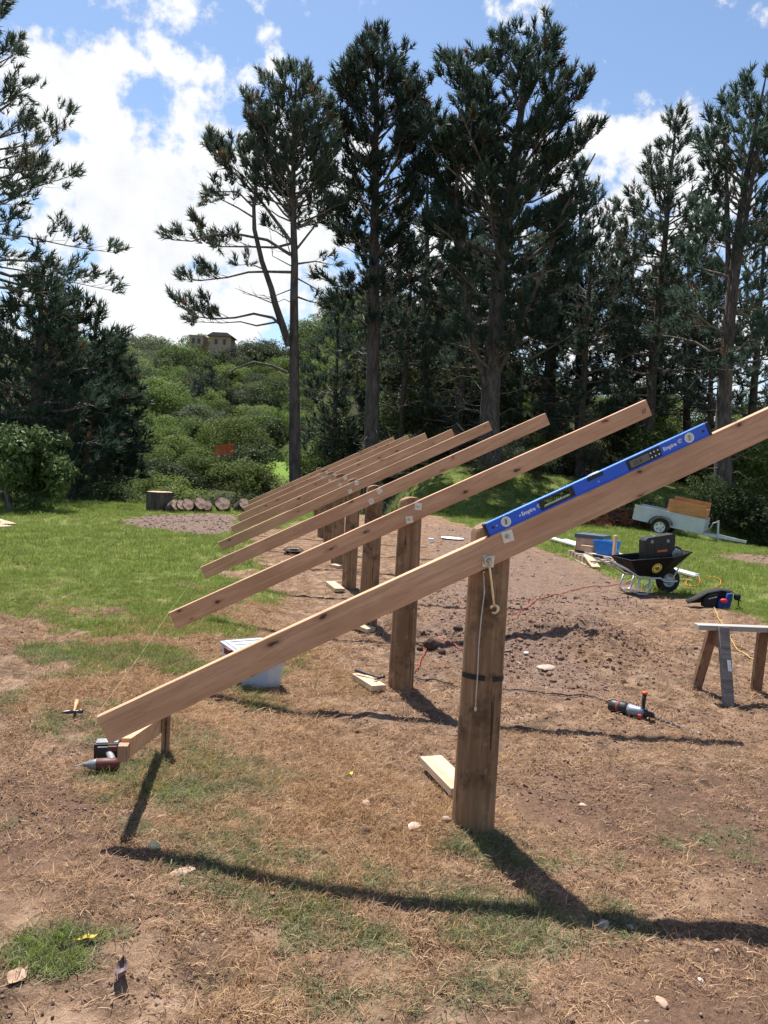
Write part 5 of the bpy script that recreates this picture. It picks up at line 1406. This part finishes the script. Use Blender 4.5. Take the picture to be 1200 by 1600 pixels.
q = pm @ Vector((1.02, .55, .134)); bs = empty('blue_scoop', q, rz+.5)
M_BSC = plain('bright_blue_plastic', (.01, .16, .60), .45)
b = MB(); ot = [(-.26, -.14, .32), (.24, -.16, .34), (.24, .16, .34), (-.26, .14, .32)]; ob = [(-.17, -.10, 0), (.17, -.11, 0), (.17, .11, 0), (-.17, .10, 0)]
it = [(x_*.95, y_*.92, z_) for x_, y_, z_ in ot]; ib = [(x_*.94, y_*.9, z_+.012) for x_, y_, z_ in ob]
fs = []
for k in range(4): l = (k+1) % 4; fs += [(k, l, 4+l, 4+k), (8+k, 12+k, 12+l, 8+l), (k, 8+k, 8+l, l)]
fs += [(4, 5, 6, 7), (15, 14, 13, 12)]
b.add(ot+ob+it+ib, fs); b.build('tub', M_BSC, bs, bevel=.006); MB().tube([(.05, .02, .25), (.20, .05, .42)], .014, 7).build('orange_handle', plain('orange_grip', (.65, .2, .05), .5), bs); MB().tube([(.24, 0, .30), (.32, -.05, .16), (.48, -.06, .03)], .02, 7).build('grip', M_BSC, bs, smooth=True)
tag(bs, 'bright blue plastic bucket on the pallet beside the carton', 'bucket')
def pbeam(name, label, a, b, w, h, mat=M_FRESH): 
    A_, B_ = pm @ Vector(a), pm @ Vector(b); o = MB().beam((0, 0, 0), B_-A_, w, h).build(name, mat, None, bevel=.003, loc=A_); return tag(o, label, 'board')
pbeam('board_offcut', 'pale stake standing upright at the right end of the pallet', (1.55, .55, .13), (1.56, .55, .62), .05, .09)
pbeam('board_offcut', 'pale plank leaning off the right end of the pallet', (1.25, .10, .165), (2.25, .02, .05), .16, .03)
pbeam('board_offcut', 'short pale plank lying across the pallet', (.75, .30, .15), (1.5, .62, .155), .14, .03)
# white metal lengths on the grass
A_, B_ = G(878, 846), G(1088, 903); dv = B_-A_; Lr = math.hypot(dv.x, dv.y)
M_ALU = plain('pale_metal_length', (.72, .73, .75), .4, .35, .06, 3)
for k, (off, sh, wd) in enumerate([(0, 0, .11), (.16, .25, .09), (.30, -.2, .12), (.46, .1, .08)]):
    t_ = Vector((dv.x, dv.y, 0)).normalized(); n2_ = Vector((-t_.y, t_.x, 0))
    a_, b_ = A_+t_*(.2+sh)+n2_*(-off), B_+t_*sh+n2_*(-off)
    a_.z, b_.z = Hs(a_.x, a_.y)+.07+.012*k, Hs(b_.x, b_.y)+.06+.01*k
    o = empty('metal_length', a_); d_ = b_-a_
    MB().beam((0, 0, 0), d_, wd, .035).build('channel', M_ALU, o, bevel=.003); MB().beam(d_*.0, d_*1.001, .012, .055).build('rib', M_ALU, o)
    tag(o, ['white metal roofing length on the grass, the one nearest the lawn', 'second white metal length on the grass from the lawn side', 'third white metal length on the grass from the lawn side', 'white metal length on the grass nearest the wheelbarrow'][k], 'metal length', 'white metal lengths lying on the grass')
plank('board_offcut', 'pale stick on the grass behind the barrow wheel', (1062, 908), (1082, 910), .05, .03, M_FRESH)

# ------------------------------------------------------------------ trailer
p = G(1036, 835); tr = empty('trailer', (p.x, p.y, p.z), rot=(0, 0, math.radians(-36)))
M_GALV = plain('galvanised_panel', (.50, .53, .57), .45, .35, .10, 3, dirt=.12); M_GDK = plain('dull_steel', (.07, .075, .08), .5, .4)
tilt = Matrix.Rotation(math.radians(8.0), 4, 'Y'); bedm = Matrix.Translation((0, 0, .30)) @ tilt
bed = MB(); X0, X1, WH, ZF, ZS = -.92, 1.28, .66, .10, .50
def tbx(mb, c, s): 
    n0 = len(mb.v); mb.box(c, s); mb.v[n0:] = [tuple(bedm @ Vector(v_)) for v_ in mb.v[n0:]]; return mb
tbx(MB(), ((X0+X1)/2, 0, ZF), (X1-X0, 2*WH, .03)).build('deck', M_GDK, tr)
for s_ in (-1, 1): 
    pnl = tbx(MB(), ((X0+X1)/2, s_*WH, (ZF+ZS)/2), (X1-X0, .03, ZS-ZF+.03)).build('side_panel', M_GALV, tr, bevel=.004)
    rl = MB(); tbx(rl, ((X0+X1)/2, s_*(WH+.012), ZS+.012), (X1-X0+.02, .05, .035)); rl.build('top_rail', M_GALV, pnl); rl = MB(); tbx(rl, ((X0+X1)/2, s_*(WH+.010), ZF-.03), (X1-X0, .05, .06)); rl.build('bottom_rail', M_GALV, pnl)
    for xs_ in (X0+.25, X0+1.75):
        rl = MB(); tbx(rl, (xs_, s_*(WH+.024), (ZF+ZS)/2+.08), (.09, .02, .05)); rl.build('tie_hook', M_GALV, pnl)
fp = tbx(MB(), (X1, 0, (ZF+ZS)/2), (.03, 2*WH-.03, ZS-ZF)).build('front_panel', M_GALV, tr)
for k in range(3): tbx(MB(), (X1+.02, 0, ZF+.07+k*.13), (.02, 2*WH-.06, .025)).build('swage', M_GALV, fp)
tbx(MB(), (X0, 0, (ZF+ZS)/2), (.03, 2*WH-.03, ZS-ZF)).build('tail_gate', M_GALV, tr)
for s_ in (-1, 1):
    wheel(tr, (0, s_*(WH+.16), .29), .29, .17, .17, plain('white_rim', (.62, .63, .63), .4, .3))
    mg = MB(); vs = []; fs = []; m = 13
    for j in range(m):
        a = math.radians(8+j*164/(m-1)); 
        for r, y_ in ((.345, WH+.02), (.345, WH+.26), (.33, WH+.26), (.33, WH+.02)): vs.append((r*1.12*math.cos(a), s_*y_, .30+r*math.sin(a)+.02))
    for j in range(m-1):
        for k in range(4): a = 4*j+k; c = 4*j+(k+1) % 4; fs.append((a, c, c+4, a+4))
    fs += [(0, 1, 2, 3), tuple(4*(m-1)+k for k in (3, 2, 1, 0))]
    mg.add(vs, fs); mg.build('mudguard', M_GDK, tr, auto=40)
MB().tube([(0, -.8, .29), (0, .8, .29)], .03, 8).build('axle', M_GDK, tr)
dbm = lambda v_: bedm @ Vector(v_)
for s_ in (-1, 1): MB().beam(dbm((X1-.3, s_*.45, ZF-.06)), dbm((X1+1.05, 0, ZF-.06)), .05, .09).build('drawbar', M_GALV, tr)
MB().beam(dbm((X1+.85, 0, ZF-.055)), dbm((X1+1.28, 0, ZF-.055)), .07, .08).build('coupling', M_GALV, tr); MB().tube([dbm((X1+1.22, 0, ZF-.05)), dbm((X1+1.28, 0, ZF-.2))], .02, 6).build('safety_chain', M_GDK, tr)
jb = dbm((X1+.42, -.22, 0)); MB().tube([(jb.x+.03, jb.y, -.10), (jb.x, jb.y, .62)], .03, 8).build('jockey_stand', M_GALV, tr); MB().tube([(jb.x, jb.y, .58), (jb.x-.15, jb.y-.05, .52), (jb.x-.22, jb.y-.05, .34)], .018, 6).build('jockey_handle', M_GALV, tr); MB().lathe([(.09, -.03), (.10, 0), (.09, .03)], 14, c=(jb.x+.03, jb.y, -.12), axis='Y').build('jockey_wheel', M_BLACK, tr)
MB().box((X0+.03, -WH-.03, .42), (.02, .03, .12)).build('tail_lamp', plain('tail_lamp_red', (.4, .02, .02), .3), tr)
tag(tr, 'galvanised single-axle box trailer parked nose-down on the lawn', 'trailer')
M_PLY = wood('orange_plywood', (.50, .21, .075), (.62, .29, .12), rough=.7, grain=.6)
px_ = empty('plywood_box', tr.location, rot=(0, 0, math.radians(-36)))
def pbx(c, s, nm='side', r=None): 
    mb = MB(); mb.box(c, s); mb.v = [tuple(bedm @ Vector(v_)) for v_ in mb.v]; return mb.build(nm, M_PLY, px_, bevel=.002)
bx0, bx1, bz0, bz1 = .08, 1.24, ZF+.03, ZS+.42
pbx(((bx0+bx1)/2, -WH+.05, (bz0+bz1)/2), (bx1-bx0, .018, bz1-bz0)); pbx(((bx0+bx1)/2, WH-.10, (bz0+bz1)/2+.05), (bx1-bx0, .018, bz1-bz0+.1)); pbx((bx1, -.025, (bz0+bz1)/2-.05), (.018, 2*WH-.17, bz1-bz0-.1), 'end'); pbx((bx0, -.025, (bz0+bz1)/2), (.018, 2*WH-.17, bz1-bz0), 'end')
tag(px_, 'open orange plywood box riding in the front of the trailer', 'plywood box')
# dead brush heaped behind the trailer
rn = np.random.default_rng(8); p = at(968, 812, 27.5); z = Hs(p[0], p[1]); mb = MB(); leafp = []; leafa = []
for k in range(420):
    a = rn.uniform(0, 6.28); u = rn.normal(0, 1, 2)*np.array([.8, .5]); h = max(.03, .62*(1-(u[0]/1.9)**2-(u[1]/1.3)**2)*rn.random())
    d_ = np.array([math.cos(a), math.sin(a), rn.uniform(-.2, .35)]); L = rn.uniform(.15, .6); c = np.array([u[0], u[1], h])
    mb.tube([c-d_*L/2, c+rn.normal(0, .02, 3), c+d_*L/2], [.010, .009, .004], 3, cap=False); leafp += [c+d_*L*.3, c]; leafa += [d_, d_]
root = empty('brush_heap', (p[0], p[1], z)); mb.build('twigs', M_LIMB, root)['kind'] = 'stuff'
o = link('dead_needles', tufts_mesh('dead_needles', leafp, leafa, np.full(len(leafp), .24), rn.random(len(leafp)), 10, rn, foliage('dead_needles', (.13, .05, .025), (.32, .15, .08), .2)), root); o['kind'] = 'stuff'
tag(root, 'heap of brown dead brush behind the trailer', 'brush heap')
p = G(1160, 838); 
# tree fern behind the trailer
p = at(1040, 800, 28.0); z = Hs(p[0], p[1]); root = empty('tree_fern', (p[0], p[1], z)); root.scale = (.95, .95, 1.25); MB().tube([(0, 0, -.2), (0, 0, .5), (.05, 0, 1.0)], [.1, .09, .08], 8).build('trunk', M_LIMB, root)
M_FERN = foliage('fern_frond', (.08, .13, .03), (.2, .3, .08), .45, .5)
for k in range(13):
    a = 2*math.pi*k/13+.2; L = 1.35+.25*math.sin(k*2.1); vs = []; fs = []; ti = []
    spine = [Vector((math.cos(a)*L*u, math.sin(a)*L*u, 1.0+.62*u*1.1-1.0*u*u)) for u in np.linspace(0, 1, 14)]
    sd_ = Vector((-math.sin(a), math.cos(a), 0))
    for i in range(1, 14):
        w = .26*math.sin(math.pi*min(1, .12+i/14*.86)); d_ = (spine[i]-spine[i-1])
        for s_ in (-1, 1):
            o = len(vs); tip = spine[i]+sd_*(s_*w)+d_*.7+Vector((0, 0, -.05)); vs += [spine[i-1]*.55+spine[i]*.45, spine[i], tip]; fs.append((o, o+1, o+2)); ti += [.3, .4, .8]
    me = mesh_np('frond', [tuple(v_) for v_ in vs], fs, 3, M_FERN, dict(tint=np.array(ti))); link('frond', me, root)
tag(root, 'pale green tree fern behind the plywood box', 'tree fern')
# stones along the pond bank
for k, (px0, py0, s_) in enumerate([(1150, 803, .28), (1185, 800, .3), (1215, 803, .3), (1128, 804, .22), (1170, 808, .2), (1200, 812, .25)]):
    q = at(px0, py0, 30.2); o = MB().blob((0, 0, 0), (s_, s_*.7, s_*.5), 30+k, .3).build('bank_stone', plain('bank_stone_%d' % k, (.10, .09, .08), .9, 0, .35, 5), None, auto=40, loc=(q[0], q[1], Hs(q[0], q[1])+.02)); tag(o, 'grey boulder on the far bank of the pond', 'boulder', 'boulders on the far bank of the pond')

# ------------------------------------------------------------------ stump and log rounds
t = NT('cut_log_face'); tcn = t.node('ShaderNodeTexCoord'); ln_ = t.node('ShaderNodeVectorMath', operation='LENGTH'); t.l.new(tcn.outputs['Object'], ln_.inputs[0])
wob = t.noise(tcn.outputs['Object'], 6, 4); rg = t.math('SINE', t.math('MULTIPLY', t.math('ADD', ln_.outputs['Value'], t.math('MULTIPLY', wob, .06)), 190.0))
c = t.mix(t.map(rg, -1, 1, 0, .4), (.62, .44, .33), (.48, .31, .21)); c = t.mix(t.map(wob, .45, .62, 0, .8), c, (.26, .10, .045)); t.bsdf(c, .8, 0, None, .2); M_CUT = t.m
def log_round(label, loc, R, L, rot, seed, name='log_round', cut=None):
    rn = random.Random(seed); root = empty(name, loc, rot=rot); ph = rn.uniform(0, 6); seg = 22
    rad = [R*(1+.05*math.sin(2*a+ph)+.04*math.sin(5*a+ph*2)+rn.uniform(-.015, .015)) for a in [2*math.pi*k/seg for k in range(seg)]]
    vs = []; 
    for z_, q in ((0, 1.0), (L, .98)): vs += [(q*rad[k]*math.cos(2*math.pi*k/seg), q*rad[k]*math.sin(2*math.pi*k/seg), z_) for k in range(seg)]
    MB().add(vs, [(k, (k+1) % seg, seg+(k+1) % seg, seg+k) for k in range(seg)]).build('bark', M_BARK, root)
    for z_ in (0.002, L-.002): MB().add([(.985*rad[k]*math.cos(2*math.pi*k/seg), .985*rad[k]*math.sin(2*math.pi*k/seg), 0) for k in range(seg)], [tuple(range(seg))]).build('cut_face', cut or M_CUT, root, loc=(0, 0, z_))
    return tag(root, label, 'stump' if name == 'tree_stump' else 'log', 'sawn log rounds at the back of the lawn' if name == 'log_round' else None)
p = G(249, 798); log_round('big upright sawn stump left of the log rounds', (p.x, p.y, p.z-.03), .36, .60, (0, 0, 0), 3, 'tree_stump')
for k, (px0, rp, w, yaw, lab) in enumerate([(270, 9.5, .3, 50, 'leftmost leaning log round, next to the big stump'), (279, 9.5, .3, 48, 'second leaning log round from the big stump'), (290, 10.5, .3, 40, 'third leaning log round from the big stump'), (308, 11, .42, 38, 'log round with a thick dark bark side, middle of the row'), (323, 9, .3, 5, 'low split log round right of the middle'), (348, 12.5, .3, 0, 'large reddish log round facing the camera'), (377, 10.5, .45, 32, 'rightmost log round beside the low rafter ends')]):
    q = G(px0, 800); R = rp*.9*23.6/F_PX; y_ = math.radians(yaw)
    face = Vector((math.sin(y_)*.9, -math.cos(y_), .55)).normalized(); rot = face.to_track_quat('Z', 'Y').to_euler()
    loc = Vector((q.x, q.y, Hs(q.x, q.y)+R*.93))-face*w*.5; log_round(lab, loc, R, w, rot, 20+k)
# ------------------------------------------------------------------ house and fence on the far hill
M_OCH = plain('ochre_wall', (.46, .32, .20), .8, 0, .08, 1); M_ROOFH = plain('far_roof', (.24, .17, .14), .8)
t = NT('far_window'); t.bsdf((.05, .06, .07), .1); M_WIN = t.m
q = at(334, 544, 118); hs = empty('hill_house', (q[0], q[1], q[2]), -.15)
for nm, x0, x1, h in (('wing', -3.4, -1.3, 1.5), ('main_block', -.3, 2.9, 1.6)):
    wl_ = MB().box(((x0+x1)/2, 0, h/2-.7), (x1-x0, 3, h+1.4)).build('wall', M_OCH, hs)
    for k in range(2): MB().box((x0+(x1-x0)*(.3+.4*k), -1.52, h*.5), (.42, .05, .8)).build('window', M_WIN, wl_)
MB().prism([(-.7, 1.6), (3.3, 1.6), (2.4, 2.15), (.2, 2.15)], -1.9, 1.9).build('roof', M_ROOFH, hs); MB().box((-2.35, 0, 1.56), (2.3, 3.2, .12)).build('parapet', M_OCH, hs)
tag(hs, 'small ochre house on the skyline of the far hill', 'house')
M_MESH = plain('orange_mesh', (.75, .12, .03), .6); q0, q1 = at(336, 703, 58), at(366, 699, 58); b0 = Vector(q0); root = empty('safety_fence', b0); dv = Vector(q1)-b0
for k in range(4):
    a = dv*(k/3); MB().tube([a+Vector((0, 0, -1.0)), a+Vector((0, 0, .45))], .025, 5).build('fence_stake', M_LIMB, root)
for j in range(7): MB().beam(Vector((0, 0, -.42+.115*j)), dv+Vector((0, 0, -.42+.115*j)), .012, .075).build('mesh_strand', M_MESH, root)
for k in range(9): MB().beam(dv*(k/8)+Vector((0, -.01, -.45)), dv*(k/8)+Vector((0, -.01, .32)), .03, .012).build('mesh_upright', M_MESH, root)
tag(root, 'orange plastic safety mesh fence on the far bank', 'fence')
# ------------------------------------------------------------------ ground cover
def blades(n, rng, L, W_, el, spread, curve, name, mat):
    """small clump of thin curved blades"""
    vs = []; fs = []; ti = []
    for i in range(n):
        a = rng.uniform(0, 6.28); r = spread*math.sqrt(rng.random()); o = np.array([r*math.cos(a), r*math.sin(a), -.004])
        az = rng.uniform(0, 6.28); e = math.radians(rng.uniform(*el)); l = L*rng.uniform(.5, 1.3); w = W_*rng.uniform(.7, 1.3)
        hd = np.array([math.cos(az), math.sin(az), 0]); sd_ = np.array([-hd[1], hd[0], 0])*math.cos(.6)+np.array([0, 0, .4])
        pts = []; p = o.copy(); ee = e
        for k in range(4):
            pts.append(p.copy()); p = p+(hd*math.cos(ee)+np.array([0, 0, math.sin(ee)]))*l/3; ee -= curve*rng.uniform(.3, 1.3); hd = hd+np.array([-hd[1], hd[0], 0])*rng.normal(0, .25); hd /= np.linalg.norm(hd)
        b = len(vs); tint = rng.random()
        for k, q in enumerate(pts[:3]):
            ww = w*(1-.25*k); vs += [q-sd_*ww/2, q+sd_*ww/2]; ti += [tint]*2
        vs.append(pts[3]); ti.append(min(1, tint+.15))
        fs += [(b, b+1, b+3), (b, b+3, b+2), (b+2, b+3, b+5), (b+2, b+5, b+4), (b+4, b+5, b+6)]
    return mesh_np(name, np.array(vs), fs, 3, mat, dict(tint=np.array(ti)))
def hidden_objs(meshes):
    return [bpy.data.objects.new('proto_'+m.name, m) for m in meshes]
def scatter(name, label, pts, rot, scl, pick, protos, mat_dummy=None):
    """one stuff object: small pieces instanced on a cloud of points"""
    me = bpy.data.meshes.new(name)
    me.vertices.add(len(pts)); me.vertices.foreach_set('co', np.asarray(pts, np.float32).ravel())
    a = me.attributes.new('rot', 'FLOAT_VECTOR', 'POINT'); a.data.foreach_set('vector', np.asarray(rot, np.float32).ravel())
    a = me.attributes.new('scl', 'FLOAT', 'POINT'); a.data.foreach_set('value', np.asarray(scl, np.float32))
    a = me.attributes.new('pick', 'INT', 'POINT'); a.data.foreach_set('value', np.asarray(pick, np.int32))
    o = link(name, me)
    ng = bpy.data.node_groups.new(name, 'GeometryNodeTree')
    ng.interface.new_socket('Geometry', in_out='INPUT', socket_type='NodeSocketGeometry'); ng.interface.new_socket('Geometry', in_out='OUTPUT', socket_type='NodeSocketGeometry')
    N, Lk = ng.nodes, ng.links
    gi, go = N.new('NodeGroupInput'), N.new('NodeGroupOutput'); ip = N.new('GeometryNodeInstanceOnPoints'); mp = N.new('GeometryNodeMeshToPoints')
    gt = N.new('GeometryNodeGeometryToInstance')
    for p in reversed(protos):
        oi = N.new('GeometryNodeObjectInfo'); oi.inputs['Object'].default_value = p; oi.transform_space = 'ORIGINAL'; Lk.new(oi.outputs['Geometry'], gt.inputs[0])
    def na(n_, ty):
        q = N.new('GeometryNodeInputNamedAttribute'); q.data_type = ty; q.inputs['Name'].default_value = n_; return q.outputs['Attribute']
    Lk.new(gi.outputs[0], mp.inputs['Mesh']); Lk.new(mp.outputs[0], ip.inputs['Points']); Lk.new(gt.outputs[0], ip.inputs['Instance'])
    ip.inputs['Pick Instance'].default_value = True
    Lk.new(na('pick', 'INT'), ip.inputs['Instance Index']); Lk.new(na('rot', 'FLOAT_VECTOR'), ip.inputs['Rotation']); Lk.new(na('scl', 'FLOAT'), ip.inputs['Scale'])
    Lk.new(ip.outputs[0], go.inputs[0])
    md = o.modifiers.new('scatter', 'NODES'); md.node_group = ng
    return tag(o, label, None, None, 'stuff')
rg_ = np.random.default_rng(77)
M_STRAW = foliage('straw', (.15, .078, .045), (.52, .35, .215), .25, .7, (.31, .185, .11))
M_GRASS = foliage('grass_blade', (.08, .125, .022), (.22, .29, .062), .42, .5, (.28, .29, .08))
M_GRASS2 = foliage('grass_grey', (.095, .112, .05), (.27, .275, .15), .35, .6, (.27, .23, .13))
straw = hidden_objs([blades(16, rg_, .055, .0026, (2, 26), .045, .18, 'straw_%d' % k, M_STRAW) for k in range(4)] + [blades(12, rg_, .05, .0028, (15, 60), .03, .35, 'straw_up_%d' % k, M_STRAW) for k in range(2)])
green = hidden_objs([blades(14, rg_, .055, .0036, (25, 78), .035, .3, 'grass_%d' % k, M_GRASS) for k in range(4)])
grey = hidden_objs([blades(14, rg_, .05, .0034, (12, 60), .04, .3, 'dull_grass_%d' % k, M_GRASS2) for k in range(3)])
M_ORANGE = foliage('dead_turf', (.18, .09, .04), (.50, .31, .165), .3, .7, (.28, .22, .09))
dturf = hidden_objs([blades(18, rg_, .05, .0030, (10, 60), .045, .3, 'dead_turf_%d' % k, M_ORANGE) for k in range(4)])
lawn = hidden_objs([blades(22, rg_, .06, .0055, (35, 85), .075, .3, 'lawn_%d' % k, M_GRASS) for k in range(4)])
def cloud(n, y0, y1, pw=1.0):
    """random points over the part of the ground in view"""
    y = y0+(y1-y0)*rg_.random(n)**pw
    xc = y*(ray(600, 800)[0]/ray(600, 800)[1]); half = y*.56+.35
    return xc+(rg_.random(n)*2-1)*half, y
def make(name, label, X, Y, keep, protos, s0, s1, dz=0.0, flat=.25):
    X, Y = X[keep], Y[keep]; n = len(X); Z = H(X, Y)+dz
    rot = np.stack([rg_.normal(0, flat, n), rg_.normal(0, flat, n), rg_.uniform(0, 6.28, n)], 1)
    return scatter(name, label, np.stack([X, Y, Z], 1), rot, s0+(s1-s0)*rg_.random(n), rg_.integers(0, len(protos), n), protos)
# dry thatch
def thatch(n, y0, y1, s0, s1, name, pw):
    X, Y = cloud(n, y0, y1, pw); M = masks(X, Y)
    c = fbm(X*2.6, Y*2.6, 4, 51)
    pr = (.10+.62*S((c-.40)/.2)+.5*M['turf'])*(1-.35*S((X-1.5)/1.2))*(1-.75*M['work'])*(1-M['trench'])*(1-M['mul']*.9)*(1-.75*S((M['g']-.35)/.4))*(1-M['forest'])*(1-.55*M['damp'])
    make(name, 'dry straw coloured dead grass lying on the brown soil', X, Y, rg_.random(n) < pr, straw, s0, s1)
thatch(44000, 2.3, 5.2, .55, 1.2, 'dry_grass', .8)
thatch(34000, 5.2, 10, 1.0, 1.7, 'dry_grass', .85)
thatch(20000, 10, 20, 1.4, 2.4, 'dry_grass', .9)
# green grass
def turf(n, y0, y1, s0, s1, protos, name, label, seed, lim, pw=1.0, kind=0):
    X, Y = cloud(n, y0, y1, pw); M = masks(X, Y); c = fbm(X*3.1, Y*3.1, 3, seed)
    pr = S((M['g']-lim)/.5)*(.35+.65*S((c-.3)/.25))*(1-M['forest']*.8)
    if kind == 2: pr = pr*(1-.8*M['dull'])
    if kind == 1: pr = pr*(1-S((Y-7)/2))
    make(name, label, X, Y, rg_.random(n) < pr, protos, s0, s1)
turf(15000, 2.3, 5.5, .6, 1.2, green, 'green_grass', 'short green grass in patches on the soil in front', 61, .28, .85, 2)
turf(38000, 2.3, 7.0, .7, 1.35, grey, 'dull_grass', 'dull grey green grass in thin patches on the soil', 62, .06, .85, 1)
turf(34000, 5.5, 11, .55, 1.0, lawn, 'lawn_grass', 'green lawn grass at the left and right of the soil', 63, .2, .9)
turf(42000, 11, 27, 1.0, 1.8, lawn, 'lawn_grass', 'mown green lawn behind the worksite', 64, .2, .85)
turf(15000, 26, 37, 1.6, 3.0, lawn, 'bank_grass', 'longer shaded grass on the bank below the pines', 65, .1, 1.0)
X, Y = cloud(60000, 2.3, 9.5, .85); M = masks(X, Y); c = fbm(X*2.8, Y*2.8, 4, 68)
make('dead_turf', 'matted orange and olive dead turf left of the posts', X, Y, rg_.random(len(X)) < M['turf']*(.10+.80*S((c-.38)/.2)), dturf, .6, 1.25)
# clods, grit and chips
M_CLOD = plain('soil_clod', (.17, .105, .078), .95, 0, .5, 30, .1, .3); M_GRIT = plain('pale_grit', (.30, .225, .18), .9, 0, .3, 40, .1, .2); M_CHIP = plain('wood_chip', (.20, .145, .115), .9, 0, .4, 25, .1)
def proto_mesh(mb, nm, mat): o = mb.build(nm, mat, None, auto=50); m = o.data; bpy.data.objects.remove(o, do_unlink=True); return m
clods = hidden_objs([proto_mesh(MB().blob((0, 0, 0), (.02, .016, .012), 200+k, .5, 1), 'clod_%d' % k, M_CLOD) for k in range(5)])
grits = hidden_objs([proto_mesh(MB().blob((0, 0, 0), (.009, .007, .005), 220+k, .5, 1), 'grit_%d' % k, M_GRIT) for k in range(3)])
chips = hidden_objs([proto_mesh(MB().box((0, 0, .003), (.05, .014, .006), Matrix.Rotation(.2*k, 3, 'X')), 'chip_%d' % k, M_CHIP if k < 2 else M_GRIT) for k in range(3)])
X, Y = cloud(46000, 2.3, 11, .8); M = masks(X, Y); c = fbm(X*2.2, Y*2.2, 4, 71); mnd = np.exp(-(((X-MOUND[0])/1.0)**2+((Y-MOUND[1])/1.0)**2))
rs_ = S((X-1.2)/.8)*S((c-.44)/.14)
pr = np.clip(0.012+.07*S((c-.58)/.1)+.36*rs_+.45*M['work']*S((c-.42)/.15)+.8*M['trench']+.6*mnd+.35*M['damp']*S((c-.44)/.15), 0, 1)*(1-.8*M['g'])
make('soil_clods', 'dark crumbly soil clods scattered over the dug ground', X, Y, rg_.random(len(X)) < pr, clods, .15, .95, .0, .6)
X, Y = X[::3], Y[::3]; M = masks(X, Y); mnd = np.exp(-(((X-MOUND[0]+.3)/1.3)**2+((Y-MOUND[1])/.9)**2)); pr = np.clip(.4*mnd+.3*M['trench']+.07*M['work'], 0, 1)
make('soil_lumps', 'rough lumps of dug soil on the mound and around the trench', X, Y, rg_.random(len(X)) < pr, clods, .8, 2.0, .0, .6)
X, Y = cloud(9000, 2.3, 9, .8); M = masks(X, Y); pr = .26*(1-M['g'])
make('pale_grit', 'small pale stones and crumbs on the soil', X, Y, rg_.random(len(X)) < pr, grits, .4, 1.5, .002, .6)
X, Y = cloud(26000, 2.3, 26, .9); M = masks(X, Y); pr = np.clip(M['mul']*.9+.10*M['work']+.0*Y, 0, 1)
make('bark_chips', 'dark bark chips in the bare patches of the lawn', X, Y, rg_.random(len(X)) < pr, chips, .6, 1.8, .004, .3)
# a few larger clods beside the trench
rn = random.Random(9)
for k, (px0, py0, s_) in enumerate([(674, 1012, .085), (716, 985, .05), (690, 1020, .04), (655, 1015, .03), (560, 1145, .022), (572, 1300, .02)]):
    q = G(px0, py0); o = MB().blob((0, 0, 0), (s_, s_*.8, s_*.75), 300+k, .5, 2).build('soil_clod', plain('dark_clod_%d' % k, (.085, .055, .042), .95, 0, .4, 20, .1, .5), None, loc=(q.x, q.y, q.z+s_*.4))
    tag(o, ['large dark clod with the red cord behind it, right of the second post', 'dark clod on the far lip of the trench', 'smaller dark clod right of the second post', 'small clod beside the second post', 'small dark clod on the dry soil under the rafters', 'small dark clod left of the nearest post foot'][k], 'clod')

X, Y = cloud(34000, 2.3, 8, .8); M = masks(X, Y); c = fbm(X*4, Y*4, 3, 81); pr = S((c-.42)/.2)*(1-.9*M['g'])
make('soil_crumbs', 'fine dark crumbs of soil and leaf bits between the dry grass', X, Y, rg_.random(len(X)) < pr, clods, .1, .42, .002, .8)
